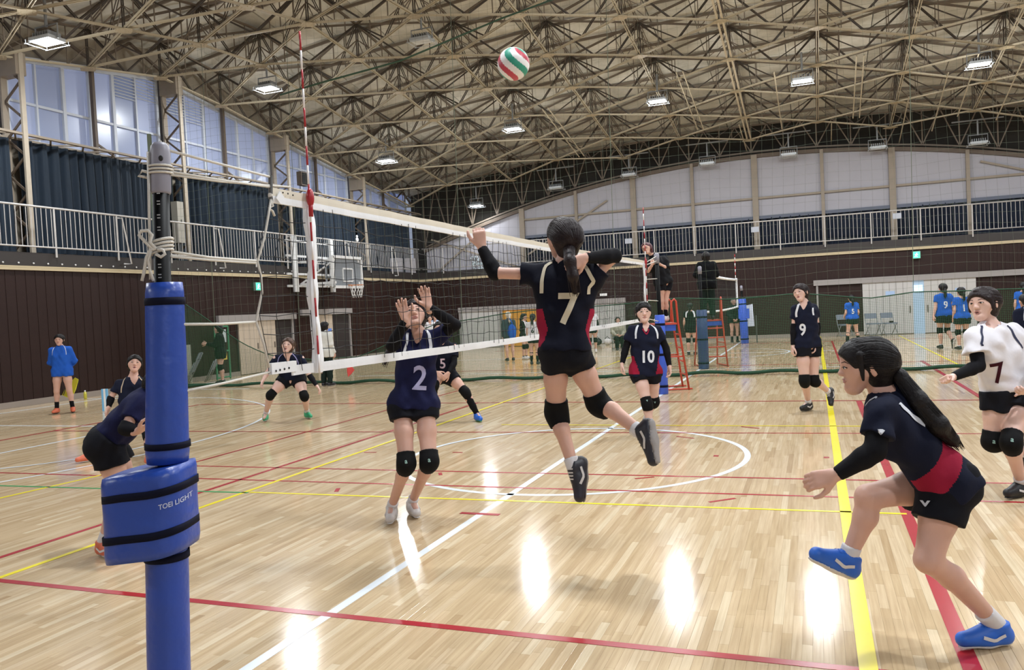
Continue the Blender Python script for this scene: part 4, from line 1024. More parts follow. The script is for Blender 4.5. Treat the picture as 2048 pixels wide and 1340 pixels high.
def join(parts):
    vs = []; qs = []; n = 0
    for v, q in parts: vs.append(v); qs.append(q+n); n += len(v)
    return np.concatenate(vs), np.concatenate(qs)
def bvh_of(v, q): return BVHTree.FromPolygons([tuple(p) for p in v.tolist()], q.tolist())
def skin_m(nm, c):
    m = mat(nm, c, .5, var=.05, vscale=14); b = m.node_tree.nodes['Principled BSDF']
    b.inputs['Subsurface Weight'].default_value = .12; b.inputs['Subsurface Radius'].default_value = (.02, .008, .004); b.inputs['Subsurface Scale'].default_value = .5
    return m
SK = skin_m('skin', '#c99f8e'); SKP = skin_m('skin_pale', '#d4b0a3'); SKT = skin_m('skin_tan', '#b98a70')
M_LIP = mat('lips', '#b47b74', .5); M_EYE = mat('eye_dark', '#1c1414', .25); M_BROW = mat('brow', '#54403a', .8); M_MOUTH = mat('mouth_dark', '#5a2b2b', .6); M_EYEW = mat('eye_white', '#d8cfc9', .35)
def cloth(nm, c, rough=.8, var=.1): return mat(nm, c, rough, spec=.18, var=var, vscale=9, bump=.35, bscale=16)
HB, HBR, HBL, HG = mat('hair_black', '#120e10', .52, spec=.25, bump=.4, bscale=70), mat('hair_dark_brown', '#1e1315', .5, spec=.28, bump=.4, bscale=70), mat('hair_blond', '#cfc3b4', .5), mat('hair_brown', '#4d3a31', .5, spec=.3)
HRED = mat('hair_wine', '#4a1f28', .45)
NAVY, NAVY2, BLK, BLKS = cloth('navy_jersey', '#0f1428'), cloth('dark_navy_jersey', '#0a0d1d'), cloth('black_cloth', '#0c0c11'), cloth('black_shorts', '#0d0e16')
INDIGO, WHT, ROYAL, RED = cloth('indigo_jersey', '#14173a'), cloth('white_jersey', '#d6d4da'), cloth('royal_blue', '#2156b4'), cloth('crimson_panel', '#8e1733')
CREAMC, PIPE, DGREEN, COAT, CAMO = cloth('cream_number', '#cfc6b0', var=.02), cloth('white_piping', '#d2d5dc', var=.02), cloth('dark_green_wear', '#16231f'), cloth('white_coat', '#cfcfca'), mat('mottled_jacket', '#8f8b7c', .8, var=.6, vscale=14)
PAD, SOCKW, LILAC, MAROON = cloth('black_knee_pad', '#0b0b0d'), cloth('white_sock', '#cfcdd0'), cloth('pale_lilac_number', '#a9a9cf', var=.02), cloth('dark_maroon', '#3a0f1c')
S_WHITE, S_BLACK, S_BLUE, S_ORANGE, S_GREEN, S_TEAL = [mat('shoe_'+n, c, .5, var=.08) for n, c in (('white', '#c9c4c2'), ('black', '#17171b'), ('blue', '#1f5fc0'), ('coral', '#d06a4c'), ('green', '#2f9a6c'), ('dark', '#23222c'))]
SOLE_W, SOLE_D, SOLE_G = mat('sole_white', '#cfcbc8', .6), mat('sole_dark', '#2a292c', .6), mat('sole_grey', '#8f8a88', .6)
def hand_sdf(F, wr, tip, nrm, pose, ts, s):
    d = unit(tip-wr); n = orth(nrm, d); sd = np.cross(d, n)
    c1, c2, c3, spread = {'relaxed': (25, 35, 25, .02), 'fist': (75, 95, 60, 0.), 'open': (6, 8, 6, .16), 'grip': (60, 75, 40, 0), 'half': (35, 55, 35, .03)}[pose]
    F.add(wr-d*.03*s, wr+d*.02*s, .024*s, .023*s, .012, (n, .8))
    for o, Lf, r in ((-.028, .060, .0088), (-.0095, .070, .0092), (.0095, .066, .009), (.028, .050, .008)):
        o = -o*ts; k0 = wr+d*.02*s+sd*o*.55*s; k1 = wr+d*.083*s+sd*o*s
        F.add(k0, k1, .0165*s, .0125*s, .012, (n, .85))
        a = 0.; p = k1; ln = (.44*Lf, .31*Lf, .25*Lf); ds = unit(d+sd*o*spread/.028)
        for c, l_ in zip((c1, c2, c3), ln):
            a += math.radians(c); q = p+(math.cos(a)*ds+math.sin(a)*n)*l_*s*1.05
            F.add(p, q, r*1.08*s, r*.95*s, .004); p = q
    t0 = wr+d*.025*s+sd*ts*.024*s; tv = unit(d*.7+sd*ts*(.62+spread*2)+n*.35)
    t1 = t0+tv*.042*s; t2 = t1+unit(tv*.8+d*.5+n*(.5 if pose in ('fist', 'grip') else .1))*.032*s; t3 = t2+unit(d*.8+n*(.6 if pose in ('fist', 'grip') else .15))*.026*s
    F.add(t0, t1, .0165*s, .0125*s, .01); F.add(t1, t2, .0112*s, .0105*s, .005); F.add(t2, t3, .0105*s, .0085*s, .004)
def ribbon(name, pts, w, bvh, m, parent, off=.004, n=14):
    pts = [np.asarray(p, float) for p in pts]; P = []
    tt = np.linspace(0, len(pts)-1, n)
    for t in tt: i = min(int(t), len(pts)-2); P.append(pts[i]+(pts[i+1]-pts[i])*(t-i))
    hit = [bvh.find_nearest(Vector(p.tolist())) for p in P]
    vs = []
    for i, (c, nn, _, _) in enumerate(hit):
        c = np.array(c); nn = np.array(nn); t = np.array(hit[min(i+1, n-1)][0])-np.array(hit[max(i-1, 0)][0]); sd = unit(np.cross(nn, unit(t)))
        for q in (-1, 0, 1):
            cc, cn, _, _ = bvh.find_nearest(Vector((c+sd*q*w/2).tolist())); vs.append(np.array(cc)+np.array(cn)*off)
    fs = [(3*i+k, 3*i+k+1, 3*i+k+4, 3*i+k+3) for i in range(n-1) for k in range(2)]
    return MB().add(vs, fs).build(name, m, parent, True)
def person(label, J, L, group=None, h=.012):
    s = L.get('s', 1.); J = {k: (np.asarray(v, float) if not isinstance(v, str) else v) for k, v in J.items()}
    hpc = (J['hpA']+J['hpB'])/2; N = J['neck']; shc = (J['shA']+J['shB'])/2; up = unit(shc-hpc)
    f = orth(J['front'], up); lat = orth(J['shB']-J['shA'], up); lat2 = np.cross(up, f); lat2 = lat2 if lat2 @ lat > 0 else -lat2
    zmin = min(J['toA'][2], J['toB'][2], J['anA'][2], J['anB'][2])
    root = empty('person', (hpc[0], hpc[1], max(0, L.get('base', 0.))), label, 'person', group)
    hh = max(.0055, h*.55); hf = min(h, .0065)
    # ---------------- body skin
    B = SDF(); sk = L.get('skin', SK); g = L.get('girth', 1.)
    def torso(F, o=0., w=1.):
        for sd_ in ('A', 'B'):
            hp_, sh_ = J['hp'+sd_], J['sh'+sd_]
            lo_ = hpc+(hp_-hpc)*.62; hi_ = shc+(sh_-shc)*.5-up*.055*s; mid = (lo_+hi_)/2+(hpc+(shc-hpc)*.5-(lo_+hi_)/2)*.12
            F.add(lo_, mid, (.098*g+o)*s, (.083*g+o)*s*w, .05, (f, .9)); F.add(mid, hi_, (.083*g+o)*s*w, (.088+o)*s, .05, (f, .88))
            F.add(shc+(sh_-shc)*.35-up*.0*s, sh_-up*.012*s, (.048+o*.5)*s, (.043+o*.4)*s, .04); F.add(shc+(sh_-shc)*.7+up*.0*s, N+(nk_-N)*.18, (.036+o*.4)*s, (.044+o*.3)*s, .04)
            if L.get('bust', 1): F.add(shc+(sh_-shc)*.42-up*.125*s+f*.052*s, shc+(sh_-shc)*.40-up*.135*s+f*.055*s, (.05+o)*s, (.05+o)*s, .05)
            F.add(hp_-f*.035*s+up*.01*s, hp_-f*.03*s-up*.03*s, (.082*g+o)*s, (.08*g+o)*s, .05)
        F.add(hpc+up*.03*s, N-up*.06*s, (.09*g+o)*s, (.07+o)*s, .05, (f, .9))
        F.add(N-up*.03*s, shc-up*.02*s, (.058+o*.5)*s, (.06+o)*s, .04)
    hu = orth(J['hu'], J['hf']) if 'hu' in J else orth(J['head']-N, J['hf']); hf_ = unit(J['hf']); hl = np.cross(hu, hf_); hc = J['head']
    nk = nk_ = hc-hf_*.022*s-hu*.05*s
    torso(B)
    B.add(N-up*.03*s, nk, .052*s, .046*s, .03)
    for q in 'AB':
        B.add(J['sh'+q], J['sh'+q], .045*s, .045*s, .03); B.add(J['sh'+q], J['el'+q], .042*s*g, .034*s, .025)
        m = J['el'+q]+(J['wr'+q]-J['el'+q])*.28; B.add(J['el'+q], m, .035*s, .037*s, .02); B.add(m, J['wr'+q], .037*s, .0245*s, .02)
        B.add(J['hp'+q], J['hp'+q]+(J['kn'+q]-J['hp'+q])*.45, .086*s*g, .077*s*g, .03); B.add(J['hp'+q]+(J['kn'+q]-J['hp'+q])*.45, J['kn'+q], .077*s*g, .054*s, .03)
        sh_d = unit(J['an'+q]-J['kn'+q]); cb_ = orth(J.get('calf'+q, -f), sh_d)
        c1 = J['kn'+q]+(J['an'+q]-J['kn'+q])*.3+cb_*.016*s
        B.add(J['kn'+q], c1, .05*s, .053*s*g, .025); B.add(c1, J['an'+q], .053*s*g, .031*s, .025); B.add(J['an'+q], J['an'+q]+(J['to'+q]-J['an'+q])*.4, .031*s, .022*s, .015)
    parts = [B.mesh(h)]
    Hd = SDF(); s_body = s; s = s*L.get('hs', 1.06)
    def hp(a, b, c): return hc+(hl*a+hf_*b+hu*c)*s
    Hd.add(hp(0, -.03, .025), hp(0, .022, .03), .080*s, .073*s, .02, (hl, .93))
    Hd.add(hp(0, .028, .0), hp(0, .05, -.074), .064*s, .031*s, .03, (hl, .97))
    for q in (-1, 1):
        Hd.add(hp(.037*q, .034, -.012), hp(.014*q, .05, -.075), .036*s, .024*s, .03)
        Hd.add(hp(.078*q, -.008, .014), hp(.076*q, -.012, -.02), .019*s, .012*s, .006, (hl, .42))
        Hd.add(hp(.010*q, .092, -.021), hp(.010*q, .090, -.022), .0085*s, .0085*s, .008)
        Hd.sub(hp(.031*q, .117, .010), hp(.035*q, .116, .009), .026*s, .026*s)
    Hd.add(hp(0, .084, .014), hp(0, .1, -.018), .008*s, .0115*s, .012)
    Hd.add(hp(-.014, .083, -.047), hp(.014, .083, -.047), .008*s, .008*s, .008)
    Hd.add(hp(0, .066, -.083), hp(0, .064, -.085), .022*s, .022*s, .02)
    Hd.add(N-up*.02*s_body, nk, .0515*s_body, .046*s_body, .02)
    hv = Hd.mesh(hh); parts.append(hv)
    s = s_body
    for q in 'AB':
        Hs = SDF(); hand_sdf(Hs, J['wr'+q], J['ha'+q], J.get('pn'+q, -f), L.get('pose'+q, 'relaxed'), L.get('ts'+q, 1), s)
        Hs.add(J['wr'+q]+(J['el'+q]-J['wr'+q])*.12, J['wr'+q], .0265*s, .0245*s, .01); parts.append(Hs.mesh(hf))
    v, qd = join(parts); body = link('body', np_mesh('body', v, qd, sk), root)
    # ---------------- face
    s = s_body*L.get('hs', 1.06)
    if L.get('face', True):
        hb = bvh_of(*hv)
        def onf(a, c):
            o = hp(a, .3, c); r_ = hb.ray_cast(Vector(o.tolist()), Vector((-hf_).tolist())); return np.array(r_[0]) if r_[0] is not None else hp(a, .085, c)
        for q in (-1, 1):
            e = onf(.032*q, .008); ew = MB().ellipsoid(e+hf_*.001*s, (hl*.012*s, hf_*.003*s, hu*.0038*s), 10, 6).build('eye', M_EYEW, root, True)
            MB().ellipsoid(e+hf_*.0035*s, (hl*.006*s, hf_*.0025*s, hu*.0046*s), 8, 6).build('iris', M_EYE, ew, True)
            MB().tube([onf(.046*q, .0095)+hf_*.001, onf(.032*q, .0135)+hf_*.002*s, onf(.018*q, .0095)+hf_*.002], .0021*s, 5).build('eyelid_line', M_EYE, ew, True)
            MB().tube([onf(.016*q, .028), onf(.034*q, .034), onf(.05*q, .027)], [.0022*s, .0028*s, .0014*s], 6).build('eyebrow', M_BROW, root, True)
        lp = MB().tube([onf(-.021, -.049), onf(-.009, -.0455)+hf_*.002*s, onf(.009, -.0455)+hf_*.002*s, onf(.021, -.049)], [.0014*s, .0034*s, .0034*s, .0014*s], 6).build('upper_lip', M_LIP, root, True)
        o_ = L.get('mouth', .0)
        MB().tube([onf(-.018, -.051), onf(-.007, -.0565-o_)+hf_*.002*s, onf(.007, -.0565-o_)+hf_*.002*s, onf(.018, -.051)], [.0014*s, .004*s, .004*s, .0014*s], 6).build('lower_lip', M_LIP, root, True)
        if o_: MB().ellipsoid(onf(0, -.051-o_/2), (hl*.013*s, hf_*.003*s, hu*(.004+o_/2)*s), 8, 5).build('mouth_opening', M_MOUTH, root, True)
        if L.get('glasses'):
            gl = MB()
            for q in (-1, 1):
                e = onf(.032*q, .006)+hf_*.012*s; gl.tube([e+(hl*.021*math.cos(a)+hu*.017*math.sin(a))*s for a in np.linspace(0, 6.283, 14, endpoint=False)], .0022*s, 5, closed=True); gl.tube([hp(.053*q, .09, .008), hp(.08*q, .0, .012)], .002*s, 5)
            gl.tube([hp(-.011, .108, .008), hp(.011, .108, .008)], .002*s, 5); gl.build('glasses', M_EYE, root, True)
    # ---------------- hair
    hm = L.get('hair', HB); A = SDF(); st = L.get('style', ()); bald = 'short' in st
    e_ = .006 if bald else .013
    A.add(hp(0, -.032, .027), hp(0, .022, .034), (.080+e_)*s, (.073+e_)*s, .02, (hl, .94)); A.add(hp(0, -.048, 0), hp(0, -.046, -.045), (.072+e_)*s, (.05+e_)*s, .03, (hl, .97))
    A.plane(hp(0, .054 if not bald else .03, 0), hf_*.78-hu*.62)
    if 'bob' in st: A.pl = []; A.plane(hp(0, .046, 0), hf_*.86-hu*.5); [A.add(hp(.07*q, -.005, .03), hp(.076*q, .012, -.085), .03*s, .014*s, .02) for q in (-1, 1)]; A.add(hp(0, -.06, 0), hp(0, -.06, -.09), .075*s, .05*s, .03)
    hparts = [A.mesh(max(.007, h*.7))]
    Bn = SDF(); use = False
    if 'bangs' in st:
        for t in np.linspace(-.054, .054, 12): Bn.add(hp(t*.6, .058, .088), hp(t*1.2, .09-abs(t)*.5, .026+.006*math.sin(t*90)), .02*s, .0105*s, .012)
        use = True
    if 'locks' in st or 'bangs' in st:
        for q in (-1, 1): Bn.add(hp(.066*q, .035, .06), hp(.079*q, .034, -.04), .018*s, .006*s, .012)
        use = True
    if 'part' in st:
        for q in (-1, 1): Bn.add(hp(.006*q, .07, .084), hp(.06*q, .056, .036), .021*s, .017*s, .015); Bn.add(hp(.06*q, .056, .036), hp(.079*q, .026, -.04), .017*s, .008*s, .012)
        use = True
    if 'bun' in st: Bn.add(hp(0, -.105, .0), hp(0, -.125, -.012), .03*s, .034*s, .02); use = True
    if 'tail' in L:
        T = [np.asarray(p, float) for p in L['tail']]; R_ = L['tailr']
        for i in range(len(T)-1): Bn.add(T[i], T[i+1], R_[i]*s, R_[i+1]*s, .02)
        use = True
    if use: hparts.append(Bn.mesh(max(.006, h*.7)))
    v, qd = join(hparts); ho = link('hair', np_mesh('hair', v, qd, hm), root)
    if h < .0135 and not bald:
        hbv = bvh_of(v, qd); sm = MB(); rs = random.Random(len(label))
        for k in range(90):
            ph = math.radians(rs.uniform(-108, 108)); sn, cs = math.sin(ph), math.cos(ph); e0 = rs.uniform(-.012, .012)
            K = [hp(.083*sn, .052-.03*abs(sn)+e0, .03+.075*cs), hp(.098*sn, .0+e0, .03+.1*cs), hp(.09*sn, -.06, .02+.085*cs), hp(.045*sn, -.105, .01+.03*cs), hp(.018*sn, -.118, -.005)]
            P = []
            for t in np.linspace(0, 4, 11): i = min(int(t), 3); P.append(K[i]+(K[i+1]-K[i])*(t-i))
            Q = []
            for p in P:
                c_, n_, _, _ = hbv.find_nearest(Vector(p.tolist())); Q.append(np.array(c_)+np.array(n_)*.0006)
            sm.tube(Q, [.0012]+[.0024*s]*9+[.0012], 4, cap=False)
        if 'tail' in L:
            TT = [np.asarray(p, float) for p in L['tail']]
            for k in range(26):
                a0 = rs.uniform(0, 6.28); Q = []
                for i, p in enumerate(TT):
                    d_ = unit(TT[min(i+1, len(TT)-1)]-TT[max(i-1, 0)]); l1 = orth(V(.3, .5, .8), d_); l2 = np.cross(d_, l1); rr_ = L['tailr'][i]*s*(1.02 if i < len(TT)-1 else rs.uniform(.5, 2.6))
                    Q.append(p+(l1*math.cos(a0)+l2*math.sin(a0))*rr_+(d_*rs.uniform(0, .03) if i == len(TT)-1 else 0))
                sm.tube(Q, [.002*s]*(len(Q)-1)+[.0008], 4, cap=False)
        tag(sm.build('strands', hm, ho, True), kind='stuff')
    if 'tie' in L: MB().ellipsoid(L['tie'], [np.eye(3)[i]*.024*s for i in range(3)], 8, 6).build('hair_tie', BLK, ho, True)
    # ---------------- top
    s = s_body
    tm = L['top']; T = SDF(); o = L.get('loose', .016); hem = L.get('hem', .06)
    torso(T, o+.002, 1.06 if L.get('boxy', 1) else 1.)
    sf = L.get('sleeve', .55)
    for q in 'AB':
        sh_, el_ = J['sh'+q], J['el'+q]
        if sf <= 1: T.add(sh_-unit(el_-sh_)*.01, sh_+(el_-sh_)*sf, (.048+o*.5)*s, (.05+o*L.get('flare', .9))*s, .03, None, False, True)
        else:
            T.add(sh_, el_, (.056+o*.6)*s, (.05+o*.5)*s, .03); T.add(el_, J['wr'+q]-unit(J['wr'+q]-el_)*.01, (.05+o*.5)*s, (.034+o*.3)*s, .02, None, False, True)
    if hem > 0:
        for q in 'AB': T.add(J['hp'+q]+up*.02*s, J['hp'+q]-up*(hem+.05)*s+(J['kn'+q]-J['hp'+q])*.1, (.1*g+o)*s, (.1*g+o)*s, .05, (f, .95))
        T.plane(hpc-up*hem*s, -up)
    else: T.plane(hpc-up*hem*s, -up)
    if not L.get('collar'):
        T.sub(N-up*.005*s, N+up*.15*s, .058*s, .075*s)
        vn = L.get('vneck', .08)
        if vn: T.sub(N+f*.075*s+up*.02*s, N+f*.105*s-up*vn*s, .052*s, .008*s)
    else: T.add(N-up*.02*s, N+(nk-N)*.45, .062*s, .058*s, .02, None, False, True)
    tv, tq = T.mesh(L.get('ht', h), L.get('wr', .0055), len(label))
    slots = None; mats_ = [tm]
    if 'panel' in L:
        pm_, fn = L['panel']; c = tv[tq].mean(1)-hpc; hw = np.abs((J['shB']-J['shA']) @ lat)/2
        slots = fn(c @ lat2/s, c @ f/s, c @ up/s).astype(int); mats_.append(pm_)
    top_o = link(L.get('topname', 'jersey'), np_mesh('jersey', tv, tq, mats_, slots), root); tb = bvh_of(tv, tq)
    if 'pipe' in L:
        pm_, pw = L['pipe']
        for q, sg in (('A', 1), ('B', 1)):
            sh_ = J['sh'+q]; sv = sh_-shc; base = N+(sh_-shc)*.36
            ribbon('piping', [base+f*.02*s+up*.03*s, shc+sv*.66+f*.06*s+up*.04*s, shc+sv*.82+f*.09*s-up*.04*s, shc+sv*.84+f*.1*s-up*.1*s], pw*s, tb, pm_, top_o)
            if L.get('pipeback'): ribbon('piping', [base-f*.02*s+up*.03*s, shc+sv*.66-f*.06*s+up*.03*s, shc+sv*.84-f*.1*s-up*.05*s, shc+sv*.85-f*.1*s-up*.12*s], pw*s, tb, pm_, top_o)
    if 'vtrim' in L:
        for q in (-1, 1): ribbon('neck_trim', [N+lat2*q*.062*s+up*.01*s, N+lat2*q*.04*s+f*.08*s-up*.03*s, N+f*.11*s-up*(L.get('vneck', .08)+.012)*s], .014*s, tb, L['vtrim'], top_o)
    for (txt, sz, side, px, py, m_, bold, asp) in L.get('num', []):
        fd = f*side; cx = hpc+(shc-hpc)*py+np.cross(up, fd)*px*s
        project_text('number', txt, sz*s, cx, np.cross(up, fd), up, fd, tb, m_, top_o, bold, asp)
    for (pts, w_, m_) in L.get('strips', []): ribbon('marking', [hpc+(lat2*a+f*b+up*c)*s for a, b, c in pts], w_, tb, m_, top_o)
    for (pts, w_, m_) in L.get('wstrips', []): ribbon('sleeve_mark', pts, w_, tb, m_, top_o)
    # ---------------- legs wear
    if 'shorts' in L:
        Sx = SDF(); fr = L.get('shortlen', .38); of = L.get('sloose', .018)
        for q in 'AB':
            hp_, kn_ = J['hp'+q], J['kn'+q]
            Sx.add(hpc+(hp_-hpc)*.62+up*.03*s, hp_, (.094*g+of*.4)*s, (.092*g+of)*s, .05, (f, .92)); Sx.add(hp_-f*.035*s, hp_-f*.03*s-up*.04*s, (.082*g+of)*s, (.08*g+of)*s, .05)
            Sx.add(hp_, hp_+(kn_-hp_)*fr, (.088*g+of)*s, (.086*g+of*1.25)*s, .03, None, False, True)
        Sx.plane(hpc+up*L.get('swaist', min(.1, .03-hem))*s, up)
        sv_, sq_ = Sx.mesh(h, .004, len(label)+3); so = link('shorts', np_mesh('shorts', sv_, sq_, L['shorts']), root)
        if 'slogo' in L:
            pos, txt, sz = L['slogo']; sb = bvh_of(sv_, sq_)
            dirn = unit(CAM-np.asarray(pos)); xx = unit(np.cross([0, 0, 1.], dirn))
            project_text('logo', txt, sz, pos, xx, unit(np.cross(dirn, xx)), dirn, sb, PIPE, so, .001, 1.6)
    if 'pants' in L:
        Sx = SDF()
        Sx.add(hpc+up*.05*s, hpc-up*.02*s, .12*s, .125*s, .05, (f, .85))
        for q in 'AB': Sx.add(J['hp'+q], J['kn'+q], .1*s, .08*s, .04); Sx.add(J['kn'+q], J['an'+q]+(J['kn'+q]-J['an'+q])*.05, .08*s, .07*s, .03, None, False, True)
        v, qd = Sx.mesh(h, .006, 5); link('trousers', np_mesh('trousers', v, qd, L['pants']), root)
    for q in 'AB':
        if L.get('knee', 'AB').find(q) >= 0 and L.get('kneepads', True):
            K = SDF(); kn_ = J['kn'+q]; th = unit(J['hp'+q]-kn_); sn = unit(J['an'+q]-kn_); kf = orth(-J['calf'+q] if 'calf'+q in J else f, th-sn)
            K.add(kn_+th*.085*s, kn_, .069*s, .067*s, .02, None, True, False); K.add(kn_, kn_+sn*.08*s, .067*s, .061*s, .02, None, False, True); K.add(kn_+kf*.014*s+th*.02*s, kn_+kf*.014*s+sn*.03*s, .06*s, .056*s, .03)
            v, qd = K.mesh(min(h, .012)); kp = link('knee_pad', np_mesh('knee_pad', v, qd, PAD), root)
            if L.get('klogo'):
                kb = bvh_of(v, qd); dirn = unit(kf*.8+unit(CAM-kn_)*.5); xx = unit(np.cross(th, dirn)); project_text('logo', L['klogo'], .045*s, kn_+th*.04*s, xx, orth(th, dirn), dirn, kb, mat('pale_logo', '#8fb0a8', .5), kp, .001)
        if 'sock' in L:
            fr, sm_ = L['sock']; an_, kn_ = J['an'+q], J['kn'+q]; K = SDF(); cbx = orth(J.get('calf'+q, -f), an_-kn_)
            if fr > .5: K.add(an_+(kn_-an_)*fr+cbx*.012*s, an_+(kn_-an_)*.35+cbx*.008*s, .058*s, .048*s, .02, None, True, False); K.add(an_+(kn_-an_)*.35+cbx*.008*s, an_, .048*s, .038*s, .02)
            else: K.add(an_+(kn_-an_)*fr, an_, .043*s, .04*s, .02, None, True, False)
            v, qd = K.mesh(min(h, .012)); link('sock', np_mesh('sock', v, qd, sm_), root)
        if 'armsleeve' in L and L.get('as', 'AB').find(q) >= 0:
            am, fr = L['armsleeve']; K = SDF(); sh_, el_, wr_ = J['sh'+q], J['el'+q], J['wr'+q]
            K.add(sh_+(el_-sh_)*fr, el_, .0475*s, .043*s, .015, None, True, False); m = el_+(wr_-el_)*.28; K.add(el_, m, .043*s, .0435*s, .015); K.add(m, wr_-unit(wr_-el_)*.005, .0435*s, .0305*s, .015, None, False, True)
            v, qd = K.mesh(min(h, .012)); link('arm_sleeve', np_mesh('arm_sleeve', v, qd, am), root)
        # shoes
        if 'shoe' in L:
            um, sm_ = L['shoe']; an_, to_ = J['an'+q], J['to'+q]; d0 = unit(to_-an_); shn = unit(J['kn'+q]-an_)
            uu = J.get('su'+q); uu = orth(uu if uu is not None else shn, d0)
            a_ = math.radians(L.get('toe', 20)); d = unit(math.cos(a_)*d0+math.sin(a_)*uu); uu = orth(uu, d)
            if L.get('flat'+q, L.get('flat', False)): d = unit(V(to_[0]-an_[0], to_[1]-an_[1], 0)); uu = V(0, 0, 1)
            if L.get('flat'+q, L.get('flat', False)): heel = V(an_[0], an_[1], .048*s+L.get('base', 0.))-d*.035*s
            else: heel = an_-uu*.04*s-d*.04*s
            toe = heel+d*.195*s; mid = heel+d*.085*s; sd = np.cross(d, uu)
            U = SDF(); U.add(heel, mid, .042*s, .044*s, .02, (sd, .88)); U.add(mid, toe, .044*s, .033*s, .03); U.add(heel+d*.04*s+uu*.045*s, toe-d*.06*s+uu*.012*s, .036*s, .028*s, .02); U.add(heel+d*.018*s, heel+d*.028*s+uu*.06*s, .044*s, .046*s, .02, None, False, True)
            U.plane(heel-uu*.03*s, -uu)
            v, qd = U.mesh(min(h, .01)); so = link('shoe', np_mesh('shoe', v, qd, um), root)
            W = SDF(); W.add(heel, mid, .047*s, .044*s, .02, (sd, .84)); W.add(mid, toe+d*.003, .046*s, .039*s, .03, (sd, .98)); W.plane(heel-uu*.024*s, uu); W.plane(heel-uu*.046*s, -uu)
            v, qd = W.mesh(min(h, .01)); link('sole', np_mesh('sole', v, qd, sm_), so)
            if h < .013:
                sb = bvh_of(*U.mesh(.012))
                for g_ in (-1, 1): ribbon('side_stripe', [heel+d*.03*s+sd*g_*.05*s+uu*.02*s, heel+d*.08*s+sd*g_*.05*s+uu*.0*s, heel+d*.13*s+sd*g_*.05*s+uu*.018*s], .014*s, sb, L.get('shstripe', SOLE_W), so, .004, 8)
                for t in (.045, .065, .085, .105): ribbon('lace', [heel+d*t*s+sd*.026*s+uu*.055*s, heel+d*t*s+uu*.075*s, heel+d*t*s-sd*.026*s+uu*.055*s], .008*s, sb, L.get('lace', SOLE_W), so, .003, 6)
    return root
# ---- joints from pixels: (px, py, dd) relative to the person's depth D, or 'z0.05' = on that height above the floor
def pix(D, front, **kw):
    J = {}
    for k, (x, y, d) in kw.items():
        J[k] = onplane(x, y, 2, float(d[1:])) if isinstance(d, str) else at(x, y, D+d)
    J['front'] = dirv(front); return J
def dirv(a, el=0.):
    """0 = towards camera, 90 = image right, -90 = image left, 180 = away"""
    a = math.radians(a); v = math.cos(a)*(-WH)+math.sin(a)*RH; e = math.radians(el); return v*math.cos(e)+V(0, 0, math.sin(e))
def stand(x, y, yaw, H=1.6, head=None, z=0., legs=.0, **mod):
    s = H/1.62; f = dirv(yaw); l = np.cross([0, 0, 1.], f); o = V(x, y, z)
    def p(a, b, c): return o+(l*a+f*b+V(0, 0, c))*s
    J = {'head': p(0, .02, 1.51), 'neck': p(0, 0, 1.345), 'front': f, 'hf': f if head is None else dirv(*head) if isinstance(head, tuple) else dirv(head)}
    for q, g in (('A', -1), ('B', 1)):
        J['sh'+q] = p(.16*g, 0, 1.305); J['el'+q] = p(.2*g, -.03, 1.05); J['wr'+q] = p(.2*g, .06, .83); J['ha'+q] = p(.19*g, .1, .67)
        J['hp'+q] = p(.085*g, 0, .86); J['kn'+q] = p(.1*g, .02+legs*g, .46); J['an'+q] = p(.1*g, -.02+legs*g*1.2, .08); J['to'+q] = p(.12*g, .16+legs*g*1.2, .03)
        J['pn'+q] = -l*g
    for k, v in mod.items(): J[k] = p(*v) if len(v) == 3 else v
    J['s'] = s
    return J
def side_panel(lim, lo, hi): return lambda a, b, c: (np.abs(a) > lim-.12*np.clip((hi-c)/.4, 0, 1)*0) & (c > lo) & (c < hi)
# ---- 1 the jumping attacker, back to the camera
D = 4.6
J = pix(D, 186, head=(1127, 479, 0), neck=(1133, 536, 0), shA=(1070, 548, .06), shB=(1190, 550, -.04), elA=(990, 546, .12), wrA=(963, 494, .16), haA=(957, 460, .15),
        elB=(1228, 512, -.06), wrB=(1170, 516, -.16), haB=(1132, 535, -.2), hpA=(1110, 702, .0), hpB=(1147, 702, .0), knA=(1113, 826, .12), anA=(1148, 938, .02), toA=(1155, 1012, -.04), knB=(1198, 808, .1), anB=(1286, 868, -.14), toB=(1306, 940, -.22))
J['hf'] = dirv(205, 12); J['suA'] = dirv(-70, 10); J['suB'] = dirv(-140, 20); J['pnA'] = dirv(180); J['pnB'] = dirv(180)
J['calfA'] = dirv(0); J['calfB'] = dirv(30, 40)
T0 = at(1138, 498, D-.1)
person('jumping player with number 7 on her back, left arm raised at the net', J,
    dict(s=1.0, girth=.84, ht=.0065, hair=HBR, style=(), tail=[T0, at(1140, 522, D-.19), at(1146, 552, D-.2), at(1150, 585, D-.17)], tailr=[.03, .03, .028, .012], tie=at(1139, 512, D-.17), top=NAVY2, hem=.0, sleeve=.34, loose=.019,
         shorts=BLKS, shortlen=.3, sloose=.012, shoe=(S_TEAL, SOLE_G), sock=(.2, SOCKW), armsleeve=(BLK, .93), poseA='half', poseB='half', kneepads=True, toe=8,
         num=[('7', .24, -1, .0, .52, CREAMC, .006, .95)], panel=(RED, lambda a, b, c: (np.abs(a) > .14-.05*np.clip((.26-c)/.2, 0, 1)+.06*np.clip((.12-c)/.1, 0, 1)) & (c > .02) & (c < .24)), pipe=(CREAMC, .022), pipeback=True, face=True), h=.0085)
